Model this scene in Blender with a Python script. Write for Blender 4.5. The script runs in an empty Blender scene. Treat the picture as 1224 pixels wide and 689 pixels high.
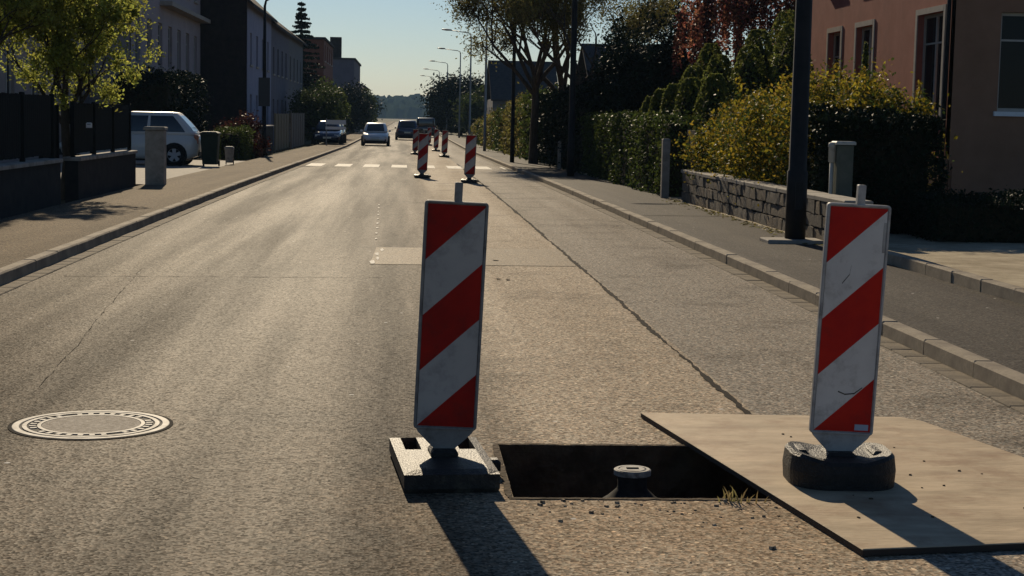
import bpy, math, random
import numpy as np
from mathutils import Vector, Matrix

# ------------------------------------------------------------------ camera
SC = bpy.context.scene
COL = SC.collection
CAM_H = 1.57
YAW, PITCH, ROLL = math.radians(3.8306), math.radians(5.9227), math.radians(1.2)
_f = Vector((math.sin(YAW)*math.cos(PITCH), math.cos(YAW)*math.cos(PITCH), -math.sin(PITCH)))
_r = Vector((math.cos(YAW), -math.sin(YAW), 0))
_u = _r.cross(_f)
_r2 = _r*math.cos(ROLL) + _u*math.sin(ROLL)
_u2 = _u*math.cos(ROLL) - _r*math.sin(ROLL)
cam = bpy.data.cameras.new('camera')
cam.sensor_width = 36.0
cam.lens = 36.0*1950/1224
cam.clip_start, cam.clip_end = 0.1, 9000
camo = bpy.data.objects.new('camera', cam)
COL.objects.link(camo)
M3 = Matrix((_r2, _u2, -_f)).transposed()
camo.matrix_world = Matrix.Translation((0, 0, CAM_H)) @ M3.to_4x4()
SC.camera = camo

# ------------------------------------------------------------------ light
SUN_AZ, SUN_EL = math.radians(-6.0), math.radians(27.0)   # azimuth from +Y (the road), negative = left
world = bpy.data.worlds.new('World')
SC.world = world
world.use_nodes = True
wn = world.node_tree
wn.nodes.clear()
sky = wn.nodes.new('ShaderNodeTexSky')
sky.sky_type = 'NISHITA'
sky.sun_disc = False
sky.sun_elevation = SUN_EL
sky.sun_rotation = SUN_AZ
sky.air_density = 1.0
sky.dust_density = 0.15
sky.ozone_density = 5.4
sky.altitude = 0
bg = wn.nodes.new('ShaderNodeBackground')
bg.inputs['Strength'].default_value = 0.058
wo = wn.nodes.new('ShaderNodeOutputWorld')
wn.links.new(sky.outputs[0], bg.inputs[0])
wn.links.new(bg.outputs[0], wo.inputs[0])
sun = bpy.data.lights.new('sun', 'SUN')
sun.energy = 5.0
sun.angle = math.radians(0.55)
sun.color = (1.0, 0.83, 0.59)
suno = bpy.data.objects.new('sun', sun)
COL.objects.link(suno)
sd = Vector((math.sin(SUN_AZ)*math.cos(SUN_EL), math.cos(SUN_AZ)*math.cos(SUN_EL), math.sin(SUN_EL)))
suno.rotation_euler = sd.to_track_quat('Z', 'Y').to_euler()
suno.location = (-20, 60, 60)
vs = SC.view_settings
vs.view_transform = 'Standard'
vs.look = 'None'
vs.gamma = 1.0
vs.use_curve_mapping = False
vs.exposure = 0.06
SC.cycles.max_bounces = 8
SC.cycles.transparent_max_bounces = 8
SC.cycles.use_denoising = True

R = random.Random(11)
NR = np.random.default_rng(5)
PI = math.pi


def gz(y):
    """road long profile: level near the camera, then falling gently away"""
    if y < 12:
        return 0.0
    t = min(max((y-12)/30, 0), 1)
    if y < 42:
        return -0.005*15*t*t
    return -0.005*(15+min(y, 100)-42)


# ------------------------------------------------------------------ materials
def mat(name, col, rough=0.8, col2=None, scale=8.0, bump=0.0, bscale=60.0, metal=0.0, spec=0.12, detail=5.0,
        lo=0.35, hi=0.65, trans=0.0, island=0.0, coat=0.0, stretch=None, grime=None):
    m = bpy.data.materials.new(name)
    m.use_nodes = True
    nt = m.node_tree
    N, L = nt.nodes, nt.links
    b = N['Principled BSDF']
    b.inputs['Roughness'].default_value = rough
    b.inputs['Metallic'].default_value = metal
    b.inputs['Specular IOR Level'].default_value = 0.06 if trans else spec
    if coat:
        b.inputs['Coat Weight'].default_value = coat
        b.inputs['Coat Roughness'].default_value = 0.05
    c = (*col, 1)
    tc = N.new('ShaderNodeTexCoord')
    vec = tc.outputs['Object']
    if stretch:
        mp = N.new('ShaderNodeMapping')
        mp.inputs['Scale'].default_value = stretch
        L.new(vec, mp.inputs[0])
        vec = mp.outputs[0]
    out = None
    if col2 is not None:
        nz = N.new('ShaderNodeTexNoise')
        nz.inputs['Scale'].default_value = scale
        nz.inputs['Detail'].default_value = detail
        nz.inputs['Roughness'].default_value = 0.62
        L.new(vec, nz.inputs['Vector'])
        cr = N.new('ShaderNodeValToRGB')
        cr.color_ramp.elements[0].position = lo
        cr.color_ramp.elements[1].position = hi
        cr.color_ramp.elements[0].color = c
        cr.color_ramp.elements[1].color = (*col2, 1)
        L.new(nz.outputs[0], cr.inputs[0])
        out = cr.outputs[0]
    if grime is not None:
        g = N.new('ShaderNodeTexNoise')
        g.inputs['Scale'].default_value = grime[1]
        g.inputs['Detail'].default_value = 8
        g.inputs['Roughness'].default_value = 0.7
        L.new(tc.outputs['Object'], g.inputs['Vector'])
        gr = N.new('ShaderNodeValToRGB')
        gr.color_ramp.elements[0].position = grime[2]
        gr.color_ramp.elements[1].position = grime[3]
        L.new(g.outputs[0], gr.inputs[0])
        mx = N.new('ShaderNodeMix')
        mx.data_type = 'RGBA'
        L.new(gr.outputs[0], mx.inputs['Factor'])
        if out is None:
            mx.inputs['A'].default_value = c
        else:
            L.new(out, mx.inputs['A'])
        mx.inputs['B'].default_value = (*grime[0], 1)
        out = mx.outputs['Result']
    if island:
        ge = N.new('ShaderNodeNewGeometry')
        mr = N.new('ShaderNodeMapRange')
        mr.inputs['To Min'].default_value = 1-island
        mr.inputs['To Max'].default_value = 1+island
        L.new(ge.outputs['Random Per Island'], mr.inputs[0])
        hs = N.new('ShaderNodeHueSaturation')
        L.new(mr.outputs[0], hs.inputs['Value'])
        mr2 = N.new('ShaderNodeMapRange')
        mr2.inputs['To Min'].default_value = 0.5-0.05*island
        mr2.inputs['To Max'].default_value = 0.5+0.05*island
        mp2 = N.new('ShaderNodeMath')
        mp2.operation = 'FRACT'
        mp3 = N.new('ShaderNodeMath')
        mp3.operation = 'MULTIPLY'
        mp3.inputs[1].default_value = 17.3
        L.new(ge.outputs['Random Per Island'], mp3.inputs[0])
        L.new(mp3.outputs[0], mp2.inputs[0])
        L.new(mp2.outputs[0], mr2.inputs[0])
        L.new(mr2.outputs[0], hs.inputs['Hue'])
        if out is None:
            hs.inputs['Color'].default_value = c
        else:
            L.new(out, hs.inputs['Color'])
        out = hs.outputs[0]
    if out is None:
        b.inputs['Base Color'].default_value = c
    else:
        L.new(out, b.inputs['Base Color'])
    if bump:
        n2 = N.new('ShaderNodeTexNoise')
        n2.inputs['Scale'].default_value = bscale
        n2.inputs['Detail'].default_value = 4
        L.new(vec, n2.inputs['Vector'])
        bp = N.new('ShaderNodeBump')
        bp.inputs['Strength'].default_value = bump
        bp.inputs['Distance'].default_value = 0.02
        L.new(n2.outputs[0], bp.inputs['Height'])
        L.new(bp.outputs[0], b.inputs['Normal'])
    if trans:
        t = N.new('ShaderNodeBsdfTranslucent')
        if out is None:
            t.inputs[0].default_value = c
        else:
            L.new(out, t.inputs[0])
        ms = N.new('ShaderNodeMixShader')
        ms.inputs[0].default_value = trans
        L.new(b.outputs[0], ms.inputs[1])
        L.new(t.outputs[0], ms.inputs[2])
        L.new(ms.outputs[0], N['Material Output'].inputs[0])
    return m


def asphalt(name, c1, c2, dark, strip=None, sand=None, specks=True, rough=0.6, spec=0.15):
    """aggregate speckle + broad wear; strip = (X, colour) for the separately laid lane"""
    m = bpy.data.materials.new(name)
    m.use_nodes = True
    N, L = m.node_tree.nodes, m.node_tree.links
    b = N['Principled BSDF']
    tc = N.new('ShaderNodeTexCoord')
    P = tc.outputs['Object']

    def noise(s, d=4, r=0.6, v=None):
        n = N.new('ShaderNodeTexNoise')
        n.inputs['Scale'].default_value = s
        n.inputs['Detail'].default_value = d
        n.inputs['Roughness'].default_value = r
        L.new(v or P, n.inputs['Vector'])
        return n.outputs[0]

    def ramp(src, p0, p1, a=(0, 0, 0), c=(1, 1, 1)):
        r_ = N.new('ShaderNodeValToRGB')
        r_.color_ramp.elements[0].position, r_.color_ramp.elements[1].position = p0, p1
        r_.color_ramp.elements[0].color, r_.color_ramp.elements[1].color = (*a, 1), (*c, 1)
        L.new(src, r_.inputs[0])
        return r_.outputs[0]

    def mix(f, a, c, mode='MIX'):
        x = N.new('ShaderNodeMix')
        x.data_type = 'RGBA'
        x.blend_type = mode
        for k, v in (('Factor', f), ('A', a), ('B', c)):
            if isinstance(v, (int, float)):
                x.inputs[k].default_value = v
            elif isinstance(v, tuple):
                x.inputs[k].default_value = (*v, 1)
            else:
                L.new(v, x.inputs[k])
        return x.outputs['Result']

    mp = N.new('ShaderNodeMapping')
    mp.inputs['Scale'].default_value = (1.0, 0.035, 1.0)
    L.new(P, mp.inputs[0])
    broad = noise(1.5, 5, 0.6, mp.outputs[0])
    base = mix(ramp(broad, 0.40, 0.60), c1, c2)
    if strip:
        sx = N.new('ShaderNodeSeparateXYZ')
        L.new(P, sx.inputs[0])
        gt = N.new('ShaderNodeMath')
        gt.operation = 'GREATER_THAN'
        gt.inputs[1].default_value = strip[0]
        L.new(sx.outputs[0], gt.inputs[0])
        # dusty, lighter relaid trench between road centre and the tar seam
        tr = N.new('ShaderNodeMapRange')
        tr.interpolation_type = 'SMOOTHSTEP'
        tr.inputs['From Min'].default_value = 0.40
        tr.inputs['From Max'].default_value = 1.25
        tn = N.new('ShaderNodeMath')
        tn.operation = 'MULTIPLY_ADD'
        tn.inputs[1].default_value = 0.9
        L.new(broad, tn.inputs[0])
        L.new(sx.outputs[0], tn.inputs[2])
        L.new(tn.outputs[0], tr.inputs[0])
        base = mix(tr.outputs[0], base, strip[2])
        base = mix(gt.outputs[0], base, strip[1])
    dm = mix(0.55, base, dark)
    base = mix(ramp(noise(0.8, 6, 0.65), 0.52, 0.72), base, dm)
    if sand:
        vm = N.new('ShaderNodeVectorMath')
        vm.operation = 'DISTANCE'
        vm.inputs[1].default_value = sand[0]
        L.new(P, vm.inputs[0])
        md = N.new('ShaderNodeMath')
        md.operation = 'ADD'
        nn = N.new('ShaderNodeMath')
        nn.operation = 'MULTIPLY'
        nn.inputs[1].default_value = 1.6
        L.new(noise(2.6, 7, 0.7), nn.inputs[0])
        L.new(vm.outputs['Value'], md.inputs[0])
        L.new(nn.outputs[0], md.inputs[1])
        base = mix(ramp_wide(N, L, md.outputs[0], 0.9, 2.3), base, sand[1])
    # aggregate: light and dark stones
    vo = N.new('ShaderNodeTexVoronoi')
    vo.inputs['Scale'].default_value = 78
    L.new(P, vo.inputs['Vector'])
    sp = N.new('ShaderNodeSeparateColor')
    L.new(vo.outputs['Color'], sp.inputs[0])
    gr = ramp(sp.outputs[0], 0.0, 1.0, (0.42, 0.42, 0.42), (1.55, 1.53, 1.5))
    base = mix(1.0, base, gr, 'MULTIPLY')
    hue = ramp(sp.outputs[1], 0.1, 0.9, (1.06, 0.98, 0.93), (0.94, 1.01, 1.06))
    base = mix(1.0, base, hue, 'MULTIPLY')
    pep = ramp(sp.outputs[2], 0.955, 0.96, (1, 1, 1), (1.6, 1.58, 1.52))
    base = mix(1.0, base, pep, 'MULTIPLY')
    fine = ramp(noise(38, 3, 0.7), 0.3, 0.7, (0.72,)*3, (1.3,)*3)
    base = mix(1.0, base, fine, 'MULTIPLY')
    if specks:
        v2 = N.new('ShaderNodeTexVoronoi')
        v2.inputs['Scale'].default_value = 3.1
        L.new(P, v2.inputs['Vector'])
        base = mix(ramp(v2.outputs['Distance'], 0.035, 0.05, (1,)*3, (0,)*3), base, (0.5, 0.48, 0.44))
    L.new(base, b.inputs['Base Color'])
    b.inputs['Roughness'].default_value = rough
    b.inputs['Specular IOR Level'].default_value = spec
    if strip:
        # specular raised along the driving line to paint the streak of sun glare
        off = N.new('ShaderNodeMath')
        off.operation = 'ADD'
        off.inputs[1].default_value = 0.95
        L.new(sx.outputs[0], off.inputs[0])
        wob = N.new('ShaderNodeMath')
        wob.operation = 'MULTIPLY_ADD'
        wob.inputs[1].default_value = 1.1
        L.new(broad, wob.inputs[0])
        L.new(off.outputs[0], wob.inputs[2])
        w2 = N.new('ShaderNodeMath')
        w2.operation = 'SUBTRACT'
        w2.inputs[1].default_value = 0.55
        L.new(wob.outputs[0], w2.inputs[0])
        ab = N.new('ShaderNodeMath')
        ab.operation = 'ABSOLUTE'
        L.new(w2.outputs[0], ab.inputs[0])
        mr = N.new('ShaderNodeMapRange')
        mr.interpolation_type = 'SMOOTHSTEP'
        mr.inputs['From Min'].default_value = 0.2
        mr.inputs['From Max'].default_value = 1.7
        mr.inputs['To Min'].default_value = spec*1.25
        mr.inputs['To Max'].default_value = spec*0.8
        L.new(ab.outputs[0], mr.inputs[0])
        g1 = ramp(sp.outputs[0], 0.0, 1.0, (0.35,)*3, (1.65,)*3)
        g2 = ramp(broad, 0.36, 0.64, (0.62,)*3, (1.35,)*3)
        g3 = mix(1.0, g1, g2, 'MULTIPLY')
        gm = N.new('ShaderNodeMath')
        gm.operation = 'MULTIPLY'
        L.new(mr.outputs[0], gm.inputs[0])
        sc_ = N.new('ShaderNodeSeparateColor')
        L.new(g3, sc_.inputs[0])
        L.new(sc_.outputs[0], gm.inputs[1])
        L.new(gm.outputs[0], b.inputs['Specular IOR Level'])
    bp = N.new('ShaderNodeBump')
    bp.inputs['Strength'].default_value = 0.3
    bp.inputs['Distance'].default_value = 0.005
    L.new(vo.outputs['Distance'], bp.inputs['Height'])
    bp2 = N.new('ShaderNodeBump')
    bp2.inputs['Strength'].default_value = 0.12
    bp2.inputs['Distance'].default_value = 0.02
    L.new(noise(9, 4), bp2.inputs['Height'])
    L.new(bp.outputs[0], bp2.inputs['Normal'])
    L.new(bp2.outputs[0], b.inputs['Normal'])
    return m


def ramp_wide(N, L, src, a, b_):
    mr = N.new('ShaderNodeMapRange')
    mr.inputs['From Min'].default_value = a
    mr.inputs['From Max'].default_value = b_
    mr.inputs['To Min'].default_value = 0.85
    mr.inputs['To Max'].default_value = 0.0
    L.new(src, mr.inputs[0])
    return mr.outputs[0]


MAT = dict(
    road=asphalt('road_asphalt', (0.046, 0.036, 0.026), (0.098, 0.076, 0.053), (0.032, 0.027, 0.021),
                 strip=(1.92, (0.245, 0.218, 0.178), (0.33, 0.275, 0.205)), sand=((1.15, 6.35, 0), (0.27, 0.20, 0.13)), rough=0.58, spec=0.0088),
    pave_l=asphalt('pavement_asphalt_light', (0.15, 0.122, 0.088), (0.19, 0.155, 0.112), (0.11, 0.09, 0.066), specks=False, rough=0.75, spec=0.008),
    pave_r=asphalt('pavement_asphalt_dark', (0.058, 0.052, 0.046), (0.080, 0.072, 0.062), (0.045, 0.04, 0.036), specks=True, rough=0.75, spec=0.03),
    patch=asphalt('patch_asphalt', (0.22, 0.182, 0.132), (0.26, 0.215, 0.158), (0.18, 0.15, 0.11), specks=False, rough=0.6, spec=0.014),
    ground=mat('earth_grass', (0.06, 0.065, 0.03), 0.95, (0.11, 0.09, 0.05), 1.5, bump=0.5, bscale=12),
    kerb=mat('kerb_granite', (0.25, 0.215, 0.165), 0.8, (0.33, 0.285, 0.22), 40, spec=0.05, bump=0.3, bscale=150, grime=((0.12, 0.10, 0.085), 2.5, 0.45, 0.75)),
    gutter=mat('gutter_stone', (0.18, 0.155, 0.12), 0.8, (0.25, 0.215, 0.165), 30, spec=0.025, bump=0.4, bscale=120, grime=((0.10, 0.09, 0.075), 2.0, 0.45, 0.8)),
    tar=mat('tar', (0.012, 0.011, 0.010), 0.9, (0.03, 0.026, 0.022), 30, spec=0.03),
    paint=mat('road_paint', (0.52, 0.49, 0.43), 0.75, (0.66, 0.63, 0.56), 6, spec=0.1, grime=((0.20, 0.18, 0.15), 9, 0.52, 0.66)),
    soil=mat('soil', (0.045, 0.032, 0.02), 0.95, (0.09, 0.065, 0.04), 7, bump=0.8, bscale=30),
    yard=mat('yard_gravel', (0.30, 0.25, 0.17), 0.95, (0.40, 0.34, 0.24), 5, bump=0.6, bscale=50, grime=((0.20, 0.16, 0.10), 1.2, 0.45, 0.7)),
    plate=mat('rusty_steel_plate', (0.30, 0.232, 0.15), 0.7, (0.46, 0.36, 0.24), 3.5, bump=0.15, bscale=22, spec=0.12, detail=9,
              grime=((0.23, 0.145, 0.085), 2.9, 0.48, 0.74), stretch=(0.7, 2.2, 1.0)),
    plate_edge=mat('steel_plate_edge', (0.05, 0.04, 0.033), 0.7),
    iron=mat('cast_iron_worn', (0.20, 0.19, 0.172), 0.65, (0.34, 0.325, 0.30), 25, metal=0.1, spec=0.15, grime=((0.06, 0.052, 0.045), 9, 0.46, 0.66)),
    iron_dark=mat('cast_iron_dark', (0.018, 0.017, 0.016), 0.8, (0.03, 0.028, 0.025), 30, spec=0.1),
    concrete=mat('concrete', (0.24, 0.22, 0.19), 0.85, (0.34, 0.31, 0.27), 5, bump=0.3, bscale=60, grime=((0.12, 0.11, 0.09), 3, 0.5, 0.75)),
    lid_concrete=mat('lid_concrete', (0.22, 0.19, 0.15), 0.85, (0.42, 0.38, 0.32), 38, bump=0.4, bscale=150),
    red=mat('red_sheeting', (0.48, 0.018, 0.008), 0.6, (0.36, 0.010, 0.008), 5, grime=((0.16, 0.02, 0.015), 9, 0.55, 0.85), spec=0.15),
    white=mat('white_sheeting', (0.74, 0.72, 0.68), 0.5, (0.64, 0.62, 0.59), 4, grime=((0.30, 0.27, 0.23), 7, 0.50, 0.78), trans=0.22),
    red_d=mat('red_sheeting_dark', (0.34, 0.012, 0.007), 0.5, (0.22, 0.008, 0.006), 5, grime=((0.10, 0.015, 0.012), 9, 0.5, 0.8)),  # darker base tone than the other barrier's red
    white_d=mat('white_sheeting_dark', (0.40, 0.385, 0.36), 0.5, (0.34, 0.33, 0.31), 4, grime=((0.17, 0.165, 0.16), 8, 0.5, 0.8)),  # darker base tone than the other barrier's white
    frame=mat('grey_plastic', (0.40, 0.39, 0.37), 0.55, (0.32, 0.31, 0.30), 12, grime=((0.15, 0.14, 0.12), 10, 0.5, 0.75)),
    frame_d=mat('dark_grey_plastic', (0.24, 0.235, 0.22), 0.6, (0.18, 0.175, 0.165), 12, grime=((0.07, 0.065, 0.06), 10, 0.5, 0.75)),
    rubber=mat('recycled_rubber', (0.010, 0.010, 0.010), 0.55, (0.020, 0.019, 0.018), 40, spec=0.3, bump=0.5, bscale=120),
    rubber_dusty=mat('recycled_rubber_dusty', (0.035, 0.032, 0.028), 0.5, (0.02, 0.019, 0.017), 30, spec=0.2, bump=0.4, bscale=120, grime=((0.16, 0.135, 0.10), 6, 0.5, 0.75)),
    sticker=mat('sticker', (0.30, 0.36, 0.46), 0.5),
    bark=mat('bark', (0.035, 0.028, 0.02), 0.95, (0.075, 0.06, 0.045), 12, bump=0.8, bscale=30, stretch=(1, 1, 0.25)),
    blocker=mat('dark_blocker', (0.018, 0.017, 0.010), 0.95, (0.03, 0.028, 0.015), 10),  # for solid cores added inside foliage to keep light from leaking through
    leaf_y=mat('leaf_yellow_green', (0.21, 0.165, 0.020), 0.6, trans=0.55, island=0.45),
    leaf_l=mat('leaf_lime', (0.17, 0.165, 0.025), 0.6, trans=0.55, island=0.45),
    leaf_g=mat('leaf_green', (0.055, 0.075, 0.018), 0.5, trans=0.4, island=0.45),
    leaf_d=mat('leaf_dark_green', (0.040, 0.055, 0.016), 0.55, trans=0.35, island=0.4),
    leaf_f=mat('leaf_fresh', (0.27, 0.29, 0.06), 0.6, trans=0.65, island=0.45),
    leaf_t=mat('leaf_thuja', (0.110, 0.125, 0.030), 0.55, trans=0.5, island=0.4),
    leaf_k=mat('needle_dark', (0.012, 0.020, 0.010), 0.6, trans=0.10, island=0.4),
    leaf_r=mat('leaf_red', (0.25, 0.10, 0.065), 0.55, trans=0.55, island=0.5),
    leaf_b=mat('leaf_maroon', (0.055, 0.020, 0.016), 0.55, trans=0.3, island=0.5),
    leaf_o=mat('leaf_olive_bronze', (0.13, 0.118, 0.035), 0.55, trans=0.5, island=0.5),
    pole=mat('dark_steel_pole', (0.010, 0.011, 0.012), 0.6, (0.018, 0.018, 0.019), 6, spec=0.15),
    galv=mat('galvanised_steel', (0.20, 0.21, 0.21), 0.45, (0.27, 0.27, 0.27), 8, metal=0.6),
    wood_dark=mat('dark_stained_wood', (0.008, 0.010, 0.009), 0.9, (0.014, 0.015, 0.013), 10, spec=0.1, stretch=(6, 6, 0.7)),
    wood_grey=mat('weathered_wood', (0.12, 0.11, 0.095), 0.8, (0.17, 0.155, 0.13), 10, stretch=(6, 6, 0.7)),
    wood_tan=mat('tan_wood', (0.17, 0.145, 0.095), 0.8, (0.22, 0.19, 0.125), 10, stretch=(6, 6, 0.7)),
    wall_dark=mat('dark_rendered_wall', (0.025, 0.025, 0.025), 0.9, (0.038, 0.036, 0.034), 4, bump=0.4, bscale=50),
    stone=mat('wall_stone', (0.12, 0.108, 0.092), 0.9, (0.20, 0.178, 0.152), 7, spec=0.1, bump=0.7, bscale=30, grime=((0.075, 0.068, 0.055), 3, 0.48, 0.7)),
    stone2=mat('wall_stone_warm', (0.15, 0.122, 0.094), 0.9, (0.23, 0.19, 0.145), 7, spec=0.1, bump=0.7, bscale=30, grime=((0.08, 0.07, 0.055), 3, 0.48, 0.7)),
    mortar=mat('mortar', (0.15, 0.138, 0.12), 0.95, (0.14, 0.128, 0.11), 20, bump=0.5, bscale=80),
    render_red=mat('rose_render', (0.27, 0.088, 0.060), 0.9, (0.33, 0.115, 0.080), 1.6, bump=0.2, bscale=90, grime=((0.19, 0.068, 0.050), 0.9, 0.5, 0.8)),
    render_tan=mat('brown_render', (0.21, 0.115, 0.072), 0.9, (0.25, 0.14, 0.09), 1.5, bump=0.2, bscale=90),
    render_mauve=mat('mauve_render', (0.34, 0.285, 0.29), 0.9, (0.39, 0.33, 0.33), 1.2, bump=0.1, bscale=80, grime=((0.22, 0.19, 0.19), 0.6, 0.5, 0.8)),
    render_brown=mat('taupe_render', (0.27, 0.225, 0.205), 0.9, (0.32, 0.27, 0.245), 1.2, bump=0.1, bscale=80),
    render_lav=mat('lavender_render', (0.25, 0.25, 0.33), 0.9, (0.29, 0.29, 0.37), 1.2, bump=0.1, bscale=80),
    render_slate=mat('slate_blue_render', (0.12, 0.115, 0.14), 0.9, (0.15, 0.14, 0.17), 1.2),
    render_grey=mat('grey_render', (0.13, 0.13, 0.14), 0.9, (0.16, 0.16, 0.165), 1.2),
    brick_dark=mat('dark_shingles', (0.026, 0.021, 0.020), 0.9, (0.04, 0.030, 0.028), 3, bump=0.4, bscale=14),
    brick_red=mat('red_brick_far', (0.16, 0.065, 0.045), 0.85, (0.20, 0.085, 0.06), 3),
    roof=mat('roof_tile_dark', (0.045, 0.042, 0.043), 0.9, (0.065, 0.06, 0.06), 4, spec=0.05, bump=0.5, bscale=10),
    trim=mat('stone_trim', (0.32, 0.28, 0.24), 0.85, (0.38, 0.34, 0.29), 6, spec=0.1),
    trim_w=mat('white_sill', (0.68, 0.70, 0.72), 0.5, (0.6, 0.62, 0.64), 6),
    frame_w=mat('window_frame', (0.36, 0.34, 0.31), 0.6, (0.42, 0.40, 0.36), 6),
    glass=mat('window_glass', (0.008, 0.010, 0.012), 0.05, spec=0.10),
    curtain=mat('blind', (0.20, 0.19, 0.165), 0.9, (0.25, 0.235, 0.20), 3, stretch=(1, 14, 0.3)),
    car_silver=mat('car_paint_silver', (0.62, 0.60, 0.56), 0.4, metal=0.0, spec=0.5, coat=0.4),
    car_white=mat('car_paint_white', (0.75, 0.74, 0.70), 0.35, spec=0.5, coat=0.5),
    car_dark=mat('car_paint_dark', (0.018, 0.020, 0.026), 0.25, spec=0.5, coat=0.9),
    car_blue=mat('car_paint_blue', (0.02, 0.028, 0.06), 0.25, spec=0.5, coat=0.9),
    car_glass=mat('car_glass', (0.010, 0.012, 0.013), 0.05, spec=0.7),
    black=mat('black_plastic', (0.015, 0.015, 0.015), 0.6),
    tyre=mat('tyre', (0.014, 0.014, 0.014), 0.85),
    rim=mat('alloy_rim', (0.45, 0.45, 0.46), 0.4),
    lamp_red=mat('tail_lamp', (0.25, 0.012, 0.01), 0.15, spec=0.7),
    lamp_clear=mat('head_lamp', (0.6, 0.6, 0.58), 0.1, spec=0.8),
    plate_w=mat('number_plate', (0.65, 0.63, 0.5), 0.5),
    bin=mat('bin_plastic', (0.018, 0.028, 0.02), 0.6, (0.024, 0.036, 0.026), 10),
    sign_back=mat('sign_back', (0.06, 0.065, 0.07), 0.5, metal=0.3),
    sign_white=mat('sign_white', (0.72, 0.72, 0.70), 0.5),
    box=mat('cabinet_grey', (0.36, 0.37, 0.34), 0.5, (0.42, 0.42, 0.39), 8, grime=((0.2, 0.2, 0.17), 5, 0.55, 0.8)),
    cab_green=mat('cabinet_green', (0.075, 0.085, 0.07), 0.6, (0.10, 0.11, 0.09), 6),
    straw=mat('dry_grass', (0.22, 0.18, 0.08), 0.9, trans=0.3, island=0.4),
    hill=mat('forest_hill', (0.016, 0.026, 0.014), 0.95, (0.026, 0.038, 0.02), 0.02, spec=0.0),
)


# ------------------------------------------------------------------ mesh helpers
class MB:
    def __init__(self):
        self.v, self.f = [], []

    def add(self, vs, fs):
        o = len(self.v)
        self.v += [tuple(p) for p in vs]
        self.f += [tuple(i+o for i in f) for f in fs]
        return self

    def box(self, c, s, rz=0.0, ch=0.0):
        """box; ch chamfers the top edge"""
        cx, cy, cz = c
        hx, hy, hz = s[0]/2, s[1]/2, s[2]/2
        ca, sa = math.cos(rz), math.sin(rz)

        def T(x, y, z):
            return (cx+x*ca-y*sa, cy+x*sa+y*ca, cz+z)
        if ch <= 0:
            vs = [T(x, y, z) for z in (-hz, hz) for x, y in ((-hx, -hy), (hx, -hy), (hx, hy), (-hx, hy))]
            fs = [(0, 3, 2, 1), (4, 5, 6, 7), (0, 1, 5, 4), (1, 2, 6, 5), (2, 3, 7, 6), (3, 0, 4, 7)]
        else:
            vs = [T(x, y, -hz) for x, y in ((-hx, -hy), (hx, -hy), (hx, hy), (-hx, hy))]
            vs += [T(x, y, hz-ch) for x, y in ((-hx, -hy), (hx, -hy), (hx, hy), (-hx, hy))]
            vs += [T(x, y, hz) for x, y in ((-hx+ch, -hy+ch), (hx-ch, -hy+ch), (hx-ch, hy-ch), (-hx+ch, hy-ch))]
            fs = [(0, 3, 2, 1), (8, 9, 10, 11)]
            for k in range(2):
                for i in range(4):
                    j = (i+1) % 4
                    fs.append((4*k+i, 4*k+j, 4*k+4+j, 4*k+4+i))
        return self.add(vs, fs)

    def prism(self, poly, d, axis='y', off=0.0):
        """poly in the plane normal to axis, extruded from off to off+d"""
        n = len(poly)

        def T(p, t):
            if axis == 'y':
                return (p[0], t, p[1])
            if axis == 'x':
                return (t, p[0], p[1])
            return (p[0], p[1], t)
        vs = [T(p, off) for p in poly]+[T(p, off+d) for p in poly]
        fs = [tuple(range(n)), tuple(range(2*n-1, n-1, -1))]
        for i in range(n):
            j = (i+1) % n
            fs.append((i, n+i, n+j, j))
        return self.add(vs, fs)

    def loft(self, rings, cap=True):
        n = len(rings[0])
        o = len(self.v)
        for r_ in rings:
            self.v += [tuple(p) for p in r_]
        for k in range(len(rings)-1):
            for i in range(n):
                j = (i+1) % n
                self.f.append((o+k*n+i, o+k*n+j, o+(k+1)*n+j, o+(k+1)*n+i))
        if cap:
            self.f.append(tuple(o+i for i in reversed(range(n))))
            self.f.append(tuple(o+(len(rings)-1)*n+i for i in range(n)))
        return self

    def tube(self, pts, rad, n=7, cap=True):
        pts = [Vector(p) for p in pts]
        rings = []
        for i, p in enumerate(pts):
            d = (pts[min(i+1, len(pts)-1)]-pts[max(i-1, 0)])
            if d.length < 1e-9:
                d = Vector((0, 0, 1))
            d.normalize()
            a = Vector((1, 0, 0)) if abs(d.x) < 0.8 else Vector((0, 1, 0))
            u = d.cross(a).normalized()
            w = d.cross(u)
            rr = rad[i] if hasattr(rad, '__len__') else rad
            rings.append([p+u*(rr*math.cos(2*PI*k/n))+w*(rr*math.sin(2*PI*k/n)) for k in range(n)])
        return self.loft(rings, cap)

    def lathe(self, prof, n=24, c=(0, 0, 0)):
        rings = [[(c[0]+r_*math.cos(2*PI*k/n), c[1]+r_*math.sin(2*PI*k/n), c[2]+z) for k in range(n)] for r_, z in prof]
        return self.loft(rings)

    def build(self, name, m, parent=None, smooth=False):
        me = bpy.data.meshes.new(name)
        me.from_pydata(self.v, [], self.f)
        me.materials.append(MAT[m] if isinstance(m, str) else m)
        if smooth:
            me.polygons.foreach_set('use_smooth', [True]*len(me.polygons))
        me.update()
        o = bpy.data.objects.new(name, me)
        COL.objects.link(o)
        if parent is not None:
            o.parent = parent
        return o


def inst(me, name, loc, parent=None, rot=(0, 0, 0), scale=(1, 1, 1)):
    o = bpy.data.objects.new(name, me)
    o.location, o.rotation_euler, o.scale = loc, rot, scale
    COL.objects.link(o)
    o.parent = parent
    return o


def tag(o, label, cat, group=None):
    o['label'] = label
    o['category'] = cat
    if group:
        o['group'] = group
    return o


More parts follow.
